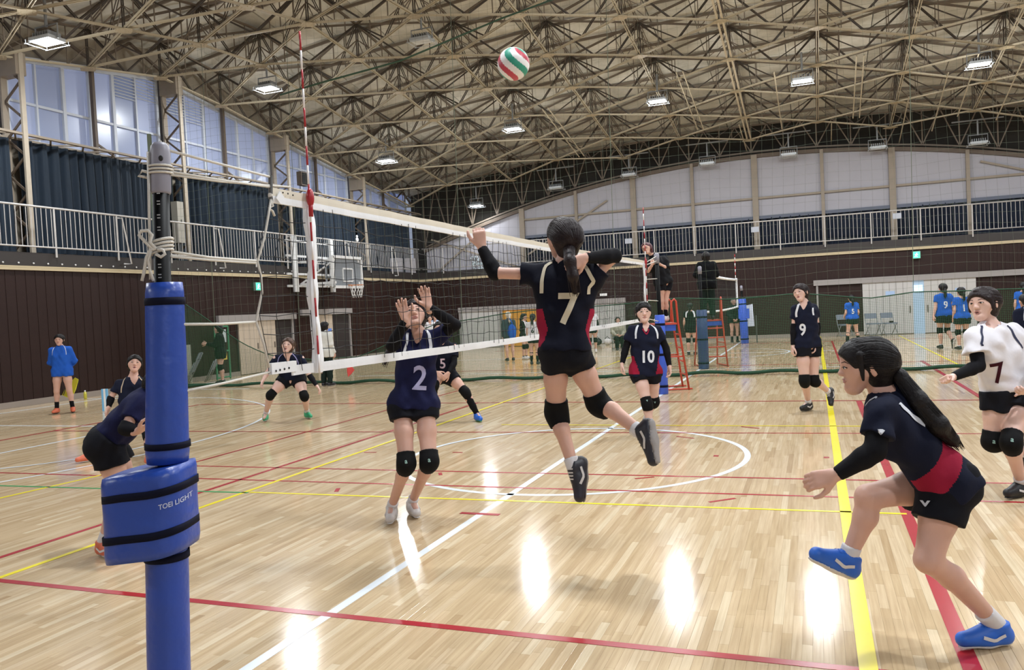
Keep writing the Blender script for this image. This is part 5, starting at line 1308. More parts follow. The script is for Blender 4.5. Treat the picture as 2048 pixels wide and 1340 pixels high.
# ---- 2 the blocker
D = 5.97
J = pix(D, 8, head=(829, 634, 0), neck=(834, 667, 0), shA=(806, 679, 0), shB=(867, 679, 0), elA=(784, 692, -.16), wrA=(812, 640, -.24), haA=(798, 592, -.25), elB=(910, 650, -.08), wrB=(857, 614, -.2), haB=(846, 571, -.2),
        hpA=(804, 812, 0), hpB=(850, 812, 0), knA=(813, 928, -.14), knB=(859, 924, -.14), anA=(783, 1014, 'z0.1'), anB=(824, 1004, 'z0.1'), toA=(776, 1052, 'z0.03'), toB=(845, 1042, 'z0.03'))
J['hf'] = dirv(5, 28); J['pnA'] = dirv(5); J['pnB'] = dirv(0)
person('player wearing number 2 standing at the net with both hands raised before her face', J,
    dict(s=1.0, girth=.86, hair=HBR, style=('locks', 'part'), tail=[at(815, 640, D+.08), at(795, 670, D+.1), at(778, 705, D+.05), at(770, 728, D)], tailr=[.03, .028, .022, .008], top=INDIGO, hem=.015, sleeve=.6, shorts=BLKS, shortlen=.24, sloose=.02,
         shoe=(S_WHITE, SOLE_W), sock=(.12, SOCKW), armsleeve=(BLK, .45), poseA='open', poseB='open', tsA=1, tsB=-1, klogo='a', num=[('2', .25, 1, .03, .42, LILAC, .004, .9)], pipe=(PIPE, .022), vneck=.1, flat=True), h=.0095)
# ---- 3 number 10
D = 9.64
J = pix(D, 4, head=(1287, 626, 0), neck=(1289, 655, 0), shA=(1263, 661, 0), shB=(1316, 661, 0), elA=(1251, 698, .03), wrA=(1244, 728, -.02), haA=(1242, 752, -.03), elB=(1332, 696, .03), wrB=(1339, 733, -.02), haB=(1342, 757, -.03),
        hpA=(1278, 744, 0), hpB=(1304, 744, 0), knA=(1294, 808, -.12), knB=(1308, 804, .14), anA=(1302, 855, 'z0.1'), anB=(1292, 838, 'z0.1'), toA=(1305, 868, 'z0.03'), toB=(1291, 852, 'z0.03'))
J['hf'] = dirv(-3, 4); J['pnA'] = RH; J['pnB'] = -RH
person('player wearing number 10 walking towards the net in a navy jersey with crimson sides', J,
    dict(s=.97, hs=1.17, hair=HB, skin=SKP, style=('bangs',), top=NAVY, hem=.05, sleeve=.55, loose=.018, shorts=BLKS, shortlen=.3, shoe=(S_BLACK, SOLE_W), sock=(.15, SOCKW), armsleeve=(BLK, .4), num=[('10', .2, 1, .0, .36, PIPE, .006, .9)],
         panel=(RED, lambda a, b, c: (np.abs(a) > .155-.05*np.clip((.2-c)/.2, 0, 1)) & (c > -.02) & (c < .2)), pipe=(PIPE, .026), vneck=.07, vtrim=RED, klogo='v', flat=True), h=.012)
# ---- 4 number 9
D = 10.75
J = pix(D, -28, head=(1602, 586, 0), neck=(1609, 609, 0), shA=(1591, 619, -.02), shB=(1627, 617, .04), elA=(1588, 656, 0), wrA=(1586, 692, -.04), haA=(1584, 714, -.05), elB=(1635, 655, .06), wrB=(1630, 690, -.02), haB=(1627, 713, -.05),
        hpA=(1604, 690, -.03), hpB=(1624, 690, .05), knA=(1609, 762, -.08), knB=(1628, 762, .04), anA=(1617, 806, 'z0.1'), anB=(1658, 784, .2), toA=(1594, 821, 'z0.03'), toB=(1664, 812, .16))
J['hf'] = dirv(-48, 3); J['pnA'] = RH; J['pnB'] = -RH; J['calfB'] = dirv(120, 60)
person('player wearing number 9 in navy strolling on the court near the divider net', J,
    dict(s=1.02, hair=HBR, skin=SKP, style=('part', 'bun'), top=NAVY, hem=.04, sleeve=.5, shorts=BLKS, shortlen=.33, shoe=(S_BLACK, SOLE_D), sock=(.17, SOCKW), armsleeve=(BLK, .75), num=[('9', .21, 1, -.02, .42, PIPE, .005, .8)], pipe=(PIPE, .026), vneck=.07, mouth=.004, flatA=True), h=.012)
# ---- 5 white number 7 (libero)
D = 5.88
J = pix(D, -30, head=(1968, 609, 0), neck=(1981, 657, .02), shA=(1948, 672, -.08), shB=(2026, 664, .06), elA=(1957, 732, -.14), wrA=(1906, 754, -.2), haA=(1872, 757, -.26), elB=(2078, 720, -.02), wrB=(2062, 768, -.18), haB=(2036, 800, -.26),
        hpA=(1994, 786, .0), hpB=(2036, 786, .04), knA=(1984, 884, .02), knB=(2022, 886, -.16), anA=(2052, 905, .26), anB=(2042, 966, 'z0.1'), toA=(2056, 945, .36), toB=(2006, 994, 'z0.03'))
J['hf'] = dirv(-60, 2); J['pnA'] = dirv(0, -60); J['pnB'] = -RH; J['calfA'] = dirv(150)
person('player in a white jersey numbered 7 bending forward at the right edge', J,
    dict(s=1.04, girth=.93, hair=HBR, skin=SKP, style=('part', 'bun', 'locks'), top=WHT, hem=-.03, sleeve=.6, loose=.024, flare=1.6, shorts=BLKS, shortlen=.36, shoe=(S_BLACK, SOLE_D), lace=S_BLACK, sock=(.14, SOCKW), armsleeve=(BLK, .5), poseA='fist', poseB='half', num=[('7', .21, 1, -.03, .42, MAROON, .003, .85)], pipe=(mat('navy_piping', '#1b2140', .7), .016), vneck=.1, vtrim=RED, klogo='a', mouth=.006, flatB=True), h=.0095)
# ---- 6 foreground runner
D = 3.46
J = pix(D, -104, head=(1732, 733, .0), neck=(1775, 795, .0), shA=(1772, 806, .16), shB=(1760, 826, -.15), elA=(1835, 862, .26), wrA=(1862, 912, .22), haA=(1850, 950, .2), elB=(1750, 902, -.2), wrB=(1672, 950, -.16), haB=(1608, 966, -.14),
        hpA=(1884, 962, .1), hpB=(1894, 968, -.07), knA=(1736, 994, .08), knB=(1856, 1120, -.12), anA=(1696, 1116, .1), toA=(1626, 1104, .06), anB=(1993, 1248, 'z0.1'), toB=(1915, 1288, 'z0.03'))
J['hf'] = dirv(-100, -4); J['pnB'] = dirv(160, -20); J['calfA'] = dirv(80); J['calfB'] = dirv(90, 40); J['suA'] = V(0, 0, 1)+.3*dirv(90)
tl = [at(1778, 735, D-.02), at(1800, 752, D-.06), at(1835, 800, D-.1), at(1875, 850, D-.12), at(1905, 880, D-.1), at(1915, 892, D-.1)]
person('blurred player with a long ponytail running left in the right foreground', J,
    dict(s=1.0, hair=HB, style=('locks',), tail=tl, tailr=[.022, .026, .036, .04, .024, .006], tie=at(1785, 741, D-.03), top=NAVY, hem=.02, sleeve=.62, loose=.018, shorts=BLKS, shortlen=.5, sloose=.02, girth=.93, ht=.006, swaist=.09, shoe=(S_BLUE, SOLE_W), lace=S_BLUE, sock=(.2, SOCKW), armsleeve=(BLK, .45), kneepads=False, poseB='relaxed', tsB=1,
         panel=(RED, lambda a, b, c: (c > .07-.35*(b+.02)) & (c < .17-.3*(b+.02)) & (b < .1) & (b > -.13) & (np.abs(a) > .05)), wstrips=[([at(1722, 857, D-.3), at(1742, 857, D-.3), at(1763, 861, D-.3)], .03, PIPE)], strips=[([(-.1, .03, .47), (-.13, -.03, .44), (-.13, -.08, .37), (-.11, -.1, .31)], .03, PIPE), ([(.1, .03, .47), (.13, -.03, .44), (.13, -.08, .37), (.11, -.1, .31)], .03, PIPE)], slogo=(at(1850, 1005, D-.2), 'v', .05), toe=12, flatB=True), h=.0085)
# ---- 7 stooping player behind the post
D = 5.56
J = pix(D, 80, head=(326, 772, 0), neck=(303, 786, 0), shA=(290, 796, .14), shB=(279, 806, -.12), elA=(310, 850, .2), wrA=(322, 862, .1), haA=(335, 866, .05), elB=(250, 858, -.2), wrB=(276, 862, -.24), haB=(300, 850, -.24),
        hpA=(214, 884, .1), hpB=(212, 890, -.08), knA=(266, 985, .1), knB=(243, 990, -.06), anA=(262, 1080, 'z0.1'), anB=(206, 1084, 'z0.1'), toA=(296, 1108, 'z0.03'), toB=(246, 1114, 'z0.03'))
J['hf'] = dirv(85, 5); J['calfA'] = dirv(-90); J['calfB'] = dirv(-90)
person('player with coral shoes crouching behind the blue padded post', J,
    dict(s=1.0, hair=HB, style=('bun',), swaist=.1, top=INDIGO, hem=-.03, sleeve=.62, shorts=BLKS, shortlen=.42, sloose=.026, shoe=(S_ORANGE, SOLE_W), sock=(.22, SOCKW), armsleeve=(BLK, .75), kneepads=True, poseB='half', pipe=(PIPE, .016), flat=True), h=.0105)
# ---- 8 teammate beyond
D = 10.1
J = pix(D, 30, head=(269, 729, 0), neck=(267, 757, 0), shA=(238, 769, .0), shB=(296, 768, .0), elA=(222, 796, -.05), wrA=(217, 815, -.12), haA=(211, 836, -.16), elB=(305, 800, -.05), wrB=(296, 830, -.14), haB=(290, 846, -.18),
        hpA=(254, 832, .02), hpB=(284, 832, .0), knA=(226, 872, -.1), knB=(298, 875, -.1), anA=(180, 906, 'z0.1'), anB=(300, 912, 'z0.1'), toA=(163, 921, 'z0.03'), toB=(310, 924, 'z0.03'))
J['hf'] = dirv(28, 14); J['pnA'] = RH
person('crouching player with a black wristband looking up, left of the post', J,
    dict(s=.98, hair=HB, style=('part', 'locks'), swaist=.08, top=NAVY, hem=.02, sleeve=.6, shorts=BLKS, shortlen=.4, shoe=(S_ORANGE, SOLE_W), sock=(.15, SOCKW), armsleeve=(BLK, .97), kneepads=True, pipe=(mat('tan_piping', '#b6a48c', .7), .014), vneck=.1, mouth=.006, flat=True), h=.013)
# ---- 9 line judge in blue jacket
J = stand(-11.25, 7.85, 12, 1.53, elA=(-.23, -.07, 1.06), elB=(.23, -.07, 1.06), wrA=(-.08, -.14, .9), wrB=(.08, -.14, .9), haA=(.02, -.17, .84), haB=(-.02, -.17, .84), knA=(-.12, .02, .46), knB=(.12, .02, .46), anA=(-.15, -.02, .09), anB=(.15, -.02, .09), toA=(-.17, .14, .03), toB=(.2, .14, .03))
person('line judge in a royal blue jacket standing by the left wall, hands behind the back', J, dict(s=J['s'], hair=HB, style=('part', 'locks'), top=ROYAL, topname='jacket', collar=True, hem=.1, sleeve=2, loose=.018, shorts=BLKS, shortlen=.2, shoe=(S_ORANGE, SOLE_D), sock=(.42, BLK), kneepads=False, flat=True, pipe=(PIPE, .01)), h=.014)
# ---- 10 receiver in the middle
D = 12.45
J = pix(D, 4, head=(576, 692, -.14), neck=(576, 710, -.06), shA=(552, 717, -.04), shB=(602, 717, -.04), elA=(535, 745, -.05), wrA=(526, 761, -.15), haA=(521, 775, -.2), elB=(620, 752, -.05), wrB=(634, 772, -.12), haB=(644, 786, -.16),
        hpA=(572, 757, .06), hpB=(596, 757, .06), knA=(541, 790, -.1), knB=(609, 793, -.1), anA=(531, 829, 'z0.1'), anB=(614, 824, 'z0.1'), toA=(523, 847, 'z0.03'), toB=(624, 835, 'z0.03'))
J['hf'] = dirv(2, 14); J['pnA'] = RH; J['pnB'] = -RH
person('receiver with light brown hair crouching wide beyond the net end', J, dict(s=.98, hs=1.12, hair=HG, skin=SKP, style=('part', 'locks'), top=NAVY, hem=.0, sleeve=.62, shorts=BLKS, shortlen=.34, shoe=(S_GREEN, SOLE_W), sock=(.2, SOCKW), armsleeve=(BLK, .95), **{'as': 'B'}, girth=1.08, swaist=.07, pipe=(mat('lavender_piping', '#8a88b4', .7), .014), vneck=.11, mouth=.012, flat=True), h=.013)
# ---- 11 number 5
D = 11.6
J = pix(D, 10, head=(880, 660, -.05), neck=(884, 682, -.03), shA=(861, 694, 0), shB=(909, 694, 0), elA=(856, 722, -.1), wrA=(872, 745, -.2), haA=(886, 755, -.24), elB=(908, 727, -.1), wrB=(897, 746, -.2), haB=(886, 758, -.24),
        hpA=(876, 752, .04), hpB=(900, 752, .04), knA=(868, 772, -.2), knB=(931, 784, -.1), anA=(866, 826, 'z0.1'), anB=(954, 828, 'z0.1'), toA=(866, 842, 'z0.03'), toB=(966, 842, 'z0.03'))
J['hf'] = dirv(-10, 12)
person('player wearing number 5 crouching behind the blocker', J, dict(s=1.0, hair=HB, style=('part',), top=NAVY2, hem=.0, sleeve=.6, shorts=BLKS, shortlen=.34, shoe=(S_BLUE, S_GREEN), sock=(.85, BLK), armsleeve=(BLK, .6), num=[('5', .2, 1, -.02, .45, mat('pale_pink_number', '#c2aab6', .7), .003, .95)], kneepads=True, swaist=.08, vneck=.08, flat=True), h=.013)
# ---- 12 line judge in white coat
J = stand(-8.2, 12.3, 150, 1.5, wrA=(-.2, .1, .83), wrB=(.2, .1, .84))
fl_pos = J['haB']
person('line judge in a long white coat with black hair holding the red flag', J, dict(s=J['s'], hair=HB, style=('bob',), top=COAT, topname='coat', collar=True, hem=.12, sleeve=2, loose=.045, pants=DGREEN, shoe=(S_BLACK, SOLE_W), kneepads=False, poseB='grip', flat=True, face=False), h=.018)
WC = J
# ---- 13 dark jacket behind the green mesh
J = stand(-12.15, 13.35, -75, 1.55, elA=(-.2, .12, 1.08), elB=(.2, .12, 1.08), wrA=(-.12, .34, 1.12), wrB=(.12, .34, 1.12), haA=(-.1, .46, 1.14), haB=(.1, .46, 1.14))
person('person in a black jacket and knee pads behind the green mesh by the leaning chairs', J, dict(s=J['s'], hair=HB, style=('bob',), top=BLK, topname='jacket', collar=True, hem=.16, sleeve=2, loose=.04, shorts=BLKS, shortlen=.2, shoe=(S_BLACK, SOLE_W), sock=(.1, SOCKW), flat=True), h=.018)
# ---- 14 referee with whistle
D = 14.35
PZ = 1.2
J = pix(D, -35, head=(1294, 497, -.1), neck=(1308, 514, -.04), shA=(1302, 526, -.14), shB=(1330, 518, .1), elA=(1296, 542, -.2), wrA=(1304, 530, -.3), haA=(1308, 519, -.34), elB=(1333, 537, .0), wrB=(1317, 527, -.2), haB=(1304, 522, -.3),
        hpA=(1320, 566, -.04), hpB=(1333, 566, .08), knA=(1322, 603, -.04), knB=(1331, 603, .06), anA=(1322, 634, -.0), anB=(1332, 634, .08), toA=(1312, 641, -.06), toB=(1324, 641, .0))
J['hf'] = dirv(-35, -4)
rr = person('referee in black with glasses and whistle leaning on the far post from her stand', J, dict(s=.9, hair=HRED, style=('bob',), top=BLK, topname='jacket', collar=True, hem=.02, sleeve=1.0, loose=.03, shorts=BLKS, shortlen=.42, shoe=(S_WHITE, SOLE_W), sock=(.5, BLK), kneepads=False, glasses=True, poseA='grip', poseB='grip', base=PZ), h=.014)
MB().tube([at(1289, 503, D-.2), at(1292, 505, D-.24)], .009, 6).build('whistle', M_EYE, rr)
# ---- 15 second referee
J = stand(.14, 15.8, 176, 1.6, z=1.1, wrA=(-.1, .25, 1.0), wrB=(.1, .25, 1.0), haA=(-.06, .36, 1.02), haB=(.06, .36, 1.02), elA=(-.24, .05, 1.08), elB=(.24, .05, 1.08))
person('second referee in dark clothes standing on the stand behind the divider, back turned', J, dict(s=J['s'], hair=HB, style=('bob',), top=mat('charcoal_jacket', '#0b0d10', .9, spec=.15), topname='jacket', collar=True, hem=.12, sleeve=2, loose=.05, pants=DGREEN, shoe=(S_BLACK, SOLE_D), kneepads=False, face=False, base=1.1, flat=True), h=.018)
# ---- far people
def far(label, px, py, D, yaw, H, look, group=None, h=.02, dz=0., **mod):
    p = at(px, py, D); k = (CAM[2])/(CAM[2]-p[2]) if p[2] < CAM[2]-.2 else 1
    fl = onplane(px, py, 2, 0.) if D is None else p
    J = stand(fl[0], fl[1], yaw, H, z=dz, **mod); L = dict(s=J['s'], hair=HB, style=('part',), shoe=(S_BLACK, SOLE_W), flat=True, base=dz); L.update(look)
    return person(label, J, L, group, h)
FG = 'people on the far court'
far('pale-haired man in dark clothes standing at the far end, left of the blue far post', 1470, 684, 28.2, 0, 1.55, dict(hair=mat('hair_grey', '#a8a09a', .7), style=('short',), top=DGREEN, topname='jacket', collar=True, sleeve=2, loose=.04, hem=.12, shorts=BLKS, shortlen=.3, sock=(.45, BLK), kneepads=False), FG, elA=(-.22, .02, 1.06), elB=(.22, .02, 1.06), wrA=(-.06, .16, .87), wrB=(.06, .16, .87), haA=(.02, .18, .78), haB=(-.02, .18, .78))
def pony(J, s): return [J['head']-unit(J['hf'])*.11*s, J['head']-unit(J['hf'])*.15*s-V(0, 0, .07*s), J['head']-unit(J['hf'])*.15*s-V(0, 0, .19*s), J['head']-unit(J['hf'])*.13*s-V(0, 0, .26*s)]
def farp(label, px, py, D, yaw, H, look, h=.017, **mod):
    p = at(px, py, D); J = stand(p[0], p[1], yaw, H, **mod); L = dict(s=J['s'], hair=HB, style=(), shoe=(S_BLACK, SOLE_W), flat=True, tail=pony(J, J['s']), tailr=[.03, .032, .028, .008]); L.update(look)
    return person(label, J, L, FG, h)
farp('far player in royal blue with a 5 on the back, standing before the folding chairs', 1706, 690, 24.0, 176, 1.5, dict(top=ROYAL, hem=.02, sleeve=.6, shorts=DGREEN, shortlen=.45, sock=(.85, BLK), kneepads=False, num=[('5', .22, -1, 0, .5, PIPE, .006, .9)], face=False), wrA=(-.2, .14, .9), wrB=(.2, .14, .9), haA=(-.15, .24, .88), haB=(.15, .24, .88), knA=(-.13, .02, .46), knB=(.13, .02, .46), anA=(-.19, -.02, .08), anB=(.19, -.02, .08), toA=(-.22, .14, .03), toB=(.22, .14, .03))
farp('far player in royal blue with a 9 on the back, walking away', 1890, 694, 20.6, 172, 1.68, dict(top=ROYAL, hem=.05, sleeve=.55, shorts=DGREEN, shortlen=.5, sloose=.03, num=[('9', .24, -1, 0.01, .52, PIPE, .006, .9)], face=False, sock=(.12, SOCKW), flatA=False, flatB=True, flat=False), knA=(-.1, .1, .46), anA=(-.12, -.18, .2), toA=(-.12, -.2, .04), wrB=(.26, -.06, .84), haB=(.3, -.1, .7))
farp('far player in royal blue with a 1, half hidden by the white-jersey player', 1926, 698, 20.0, 178, 1.56, dict(top=ROYAL, hem=.05, sleeve=.55, shorts=DGREEN, shortlen=.45, sloose=.03, num=[('1', .24, -1, 0, .5, PIPE, .006, 1.)], face=False, sock=(.12, SOCKW)))
farp('far player in royal blue at the extreme right edge of the picture', 2050, 690, 22.0, 150, 1.62, dict(top=ROYAL, hem=.05, sleeve=.55, shorts=BLKS, sock=(.12, SOCKW), face=True))
farp('person in a navy jacket cut by the right edge, behind the white-jersey player', 2058, 772, 12.0, 185, 1.42, dict(top=NAVY, topname='jacket', collar=True, sleeve=2, loose=.04, hem=.1, pants=BLK, kneepads=False, face=False, pipe=(PIPE, .014), pipeback=True))
farp('blond spectator with a bright blue bag standing before the orange door', 1021, 722, 24.4, 195, 1.5, dict(hair=HBL, top=mat('slate_jacket', '#2a3a44', .8), topname='jacket', collar=True, sleeve=2, loose=.03, hem=.08, shorts=BLKS, shortlen=.3, kneepads=False, face=False), h=.02)
farp('far player in white and black with knee pads, beside the blond spectator', 1051, 716, 24.9, 60, 1.42, dict(top=WHT, hem=.05, sleeve=.5, shorts=BLKS, sock=(.15, BLK), armsleeve=(BLK, .5), shoe=(S_WHITE, SOLE_W), panel=(BLK, lambda a, b, c: np.abs(a) > .1)), h=.02)
farp('far player in white with long black socks, nearest the orange door group', 1070, 730, 22.3, 165, 1.42, dict(top=WHT, hem=.05, sleeve=.5, shorts=BLKS, sock=(.85, BLK), kneepads=False, face=False, num=[('6', .2, -1, 0, .5, BLK, .004, 1)]), h=.02)
farp('far player in white jersey and one black arm sleeve before the grey panelled door', 1186, 694, 26.6, -10, 1.5, dict(top=WHT, hem=.03, sleeve=.5, shorts=BLKS, sock=(.15, SOCKW), shoe=(S_WHITE, SOLE_W), armsleeve=(BLK, .5), style=('part', 'bob')), h=.02)
farp('far player in white partly hidden behind the jumping attacker', 1163, 696, 26.0, 20, 1.48, dict(top=WHT, hem=.03, sleeve=.5, shorts=BLKS, sock=(.15, SOCKW), style=('part', 'bob'), shoe=(S_WHITE, SOLE_W)), h=.02)
pS = at(1237, 691, 27.4); JS = stand(pS[0], pS[1], 0, 1.5, hpA=(-.09, 0, .44), hpB=(.09, 0, .44), knA=(-.1, .36, .46), knB=(.1, .36, .46), anA=(-.1, .36, .09), anB=(.1, .36, .09), toA=(-.1, .52, .03), toB=(.1, .52, .03), shA=(-.16, .04, .9), shB=(.16, .04, .9), neck=(0, .05, .94), elA=(-.22, .08, .68), elB=(.22, .08, .68), wrA=(-.1, .3, .55), wrB=(.1, .3, .55), haA=(-.02, .38, .53), haB=(.02, .38, .53))
JS['head'] = JS['neck']+V(0, 0, .165)*JS['s']+JS['front']*.03
person('seated person in a mottled jacket by the far wall', JS, dict(s=JS['s'], hair=HB, style=('part', 'bob'), top=CAMO, topname='jacket', collar=True, sleeve=2, loose=.04, hem=.02, pants=BLK, kneepads=False, shoe=(S_BLACK, SOLE_W), flat=True), FG, .02)
farp('far spectator in white seen under the raised sleeve of the blocker, left of a companion', 862, 692, 28.0, 15, 1.5, dict(top=WHT, hem=.03, sleeve=.5, shorts=BLKS, style=('bob', 'part')), h=.02)
farp('far spectator in pale blue with dark hair, behind the blocker raised sleeve', 873, 690, 28.4, -10, 1.56, dict(top=mat('pale_blue_top', '#9fb2cf', .8), hem=.03, sleeve=.5, shorts=BLKS, style=('bob', 'part')), h=.02)
farp('far player in black and white seen between the two red stands', 1384, 700, 23.0, 160, 1.5, dict(top=BLK, hem=.03, sleeve=.5, shorts=BLKS, sock=(.15, SOCKW), pipe=(PIPE, .05), pipeback=True, face=False), h=.02)
# ================================================================== SMALL THINGS
M_CH = mat('chair_tube_grey', '#8c8f92', .4, metal=.4); M_CHS = mat('chair_grey_vinyl', '#6d7482', .6)
def folding_chair(x, y, yaw, label, open_=True, tilt=None):
    root = empty('folding_chair', (x, y, 0), label, 'chair', 'grey folding chairs'); f = dirv(yaw); l = np.cross([0, 0, 1.], f); o = V(x, y, 0)
    def p(a, b, c): return o+l*a+f*b+V(0, 0, c)
    if open_:
        for g in (-1, 1):
            MB().tube([p(.21*g, .2, .01), p(.21*g, -.1, .46), p(.21*g, -.2, .78)], .012, 6).build('front_leg', M_CH, root, True)
            MB().tube([p(.19*g, -.22, .01), p(.19*g, .17, .44)], .012, 6).build('rear_leg', M_CH, root, True)
        MB().tube([p(-.21, .2, .06), p(.21, .2, .06)], .01, 6).build('stretcher', M_CH, root, True); MB().tube([p(-.19, -.22, .06), p(.19, -.22, .06)], .01, 6).build('stretcher', M_CH, root, True)
        MB().add([p(a*.2, b, c) for c in (.42, .46) for a, b in ((-1, -.16), (1, -.16), (1, .22), (-1, .22))], [(0, 3, 2, 1), (4, 5, 6, 7), (0, 1, 5, 4), (1, 2, 6, 5), (2, 3, 7, 6), (3, 0, 4, 7)]).build('seat', M_CHS, root)
        MB().add([p(a*.2, b+d, c) for d in (0, .03) for a, b, c in ((-1, -.17, .62), (1, -.17, .62), (1, -.21, .8), (-1, -.21, .8))], [(0, 3, 2, 1), (4, 5, 6, 7), (0, 1, 5, 4), (1, 2, 6, 5), (2, 3, 7, 6), (3, 0, 4, 7)]).build('backrest', M_CHS, root)
    else:
        for g in (-1, 1):
            MB().tube([p(.21*g, .26, .01), p(.21*g, -.14, .82)], .012, 6).build('front_leg', M_CH, root, True); MB().tube([p(.18*g, .3, .01), p(.18*g, .02, .58)], .012, 6).build('rear_leg', M_CH, root, True)
        MB().add([p(a*.19, b+d, c) for d in (0, .03) for a, b, c in ((-1, .1, .32), (1, .1, .32), (1, -.06, .64), (-1, -.06, .64))], [(0, 3, 2, 1), (4, 5, 6, 7), (0, 1, 5, 4), (1, 2, 6, 5), (2, 3, 7, 6), (3, 0, 4, 7)]).build('seat', M_CHS, root)
        MB().add([p(a*.2, b+d, c) for d in (0, .025) for a, b, c in ((-1, -.05, .66), (1, -.05, .66), (1, -.14, .84), (-1, -.14, .84))], [(0, 3, 2, 1), (4, 5, 6, 7), (0, 1, 5, 4), (1, 2, 6, 5), (2, 3, 7, 6), (3, 0, 4, 7)]).build('backrest', M_CHS, root)
for px, lb in ((1690, 'grey folding chair behind the far player in blue, leftmost of the row'), (1747, 'grey folding chair in the middle of the row at the grey door'), (1779, 'grey folding chair holding a black item, rightmost of the row')):
    q = onplane(px, 674, 1, 27.1); folding_chair(q[0], 27.1, 0, lb)
q = onplane(1782, 650, 1, 27.1); MB().box((q[0]-.06, 27.0, .463), (q[0]+.07, 27.12, .52)).build('small_bag', M_EYE).__setitem__('label', 'small black item lying on the rightmost folding chair')
bpy.data.objects['small_bag']['category'] = 'bag'
folding_chair(-13.1, 13.5, -80, 'folded grey chair leaning by the left wall, nearest the net divider', False); folding_chair(-13.05, 14.2, -80, 'folded grey chair leaning by the left wall, beside the person in black', False)
# seat for the far sitter
folding_chair(pS[0], pS[1]-.0, 0, 'grey folding chair under the seated person in the mottled jacket')
# board leaning at left wall, notice frame
tag(MB().box((XL+.03, 13.1, 0.0), (XL+.07, 13.9, 1.05)).build('white_board', mat('pale_board', '#98988c', .6)), 'pale board leaning against the left wall behind the green mesh', 'board')
nf = empty('trolley_rack', (-13.3, 14.9, 0), 'green tubular rack by the left wall behind the person in black', 'rack')
fr = MB()
for yy in (14.55, 15.1): fr.tube([(-13.35, yy, 0), (-13.35, yy, 1.5)], .025, 6)
for z in (.05, .8, 1.5): fr.tube([(-13.35, 14.55, z), (-13.35, 15.1, z)], .025, 6)
fr.build('frame', mat('green_tube', '#3c7a58', .5), nf); MB().box((-13.4, 14.62, 1.05), (-13.36, 15.03, 1.42)).build('mirror', mat('mirror_pale', '#b9c2c4', .2), nf); MB().box((-13.4, 14.66, .55), (-13.34, 14.85, .78)).build('box', M_SIGNW, nf); MB().box((-13.4, 14.86, .55), (-13.34, 15.0, .78)).build('box', mat('yellow_box', '#c0ab4c', .6), nf)
# flags
def flag(pole, pts, m, label, th=.006):
    root = empty('signal_flag', pole[0], label, 'flag', 'line judge flags'); MB().tube(pole, .008, 6).build('stick', M_DGREY, root)
    n = len(pts); a = [np.asarray(p, float) for p in pts]; b = [p+WH*th for p in a]
    MB().add(a+b, [tuple(range(n))[::-1], tuple(range(n, 2*n))]+[(i, (i+1) % n, (i+1) % n+n, i+n) for i in range(n)]).build('cloth', m, root)
DW = depth((-8.2, 12.3, 1.0))-.16
flag([at(693, 724, DW), at(703, 742, DW)], [at(694, 731, DW), at(700, 728, DW), at(709, 740, DW-.02), at(703, 748, DW+.02), at(696, 754, DW-.02), at(694, 742, DW)], mat('red_flag', '#c9443f', .7, var=.1), 'red signal flag held by the line judge in white')
DBJ = depth((-11.25, 7.85, .8))+.22
flag([at(140, 752, DBJ), at(127, 790, DBJ)], [at(150, 755, DBJ), at(157, 759, DBJ), at(152, 778, DBJ+.02), at(146, 792, DBJ), at(134, 795, DBJ-.02), at(124, 790, DBJ), at(133, 772, DBJ)], mat('yellow_flag', '#d3d23a', .7, var=.1), 'yellow signal flag held behind the line judge in blue')
# bottle by the wall
bc = onplane(171, 798, 2, 0.); bt = empty('drink_bottle', bc, 'yellow drink bottle with white cap on the floor by the left wall', 'bottle')
MB().tube([bc+V(0, 0, z) for z in (0, .01, .1, .15, .17)], [.03, .036, .036, .03, .016], 10).build('body', mat('yellow_drink', '#bdb53c', .2), bt, True); MB().tube([bc+V(0, 0, z) for z in (.17, .2)], .016, 8).build('cap', M_SIGNW, bt, True)
# pale blue upright panel left of the post
wp = at(211, 800, 13.0); fl0 = onplane(211, 822, 2, 0.)
sg = empty('blue_panel_stand', fl0, 'small pale blue and white upright panel standing on the floor beside the crouching player', 'panel')
for i, (a, b, m) in enumerate(((-.06, -.02, mat('light_blue_panel', '#6fb2e0', .4)), (-.02, .02, M_SIGNW), (.02, .06, MATS['light_blue_panel']))):
    MB().add([fl0+RH*h_+WH*d+V(0, 0, z) for z in (0.0, .43) for h_, d in ((a, 0), (b, 0), (b, .03), (a, .03))], [(0, 3, 2, 1), (4, 5, 6, 7), (0, 1, 5, 4), (1, 2, 6, 5), (2, 3, 7, 6), (3, 0, 4, 7)]).build('stripe', m, sg)
# gallery clutter
for i, (px, lb) in enumerate(((825, 'grey cabinet on the gallery corner, nearer of the two'), (852, 'pale cabinet on the gallery corner, next to the railing end'))):
    p = onplane(px, 535, 1, 27.2+i*.5); tag(MB().box((XL-.62+.36*i, 26.6+i*.62, 3.37), (XL-.3+.3*i, 27.15+i*.55, 4.0)).build('gallery_cabinet', M_GREYW), lb, 'cabinet', 'cabinets on the gallery corner')
eb = onplane(363, 455, 0, -14.0); ebo = empty('electrical_box', (-14.1, eb[1], 3.37), 'beige electrical cabinet on the gallery behind the near post', 'electrical box')
MB().box((-14.2, eb[1]-.14, 3.9), (-13.98, eb[1]+.1, 5.05)).build('cabinet', mat('beige_steel_box', '#98948a', .5), ebo); MB().box((-13.98, eb[1]-.03, 4.45), (-13.965, eb[1]+.0, 4.55)).build('latch', M_DGREY, ebo)
for q in (-.08, .0, .06): MB().tube([(-14.08, eb[1]+q, 3.37), (-14.08, eb[1]+q, 3.92)], .014, 6).build('conduit', M_CH, ebo)
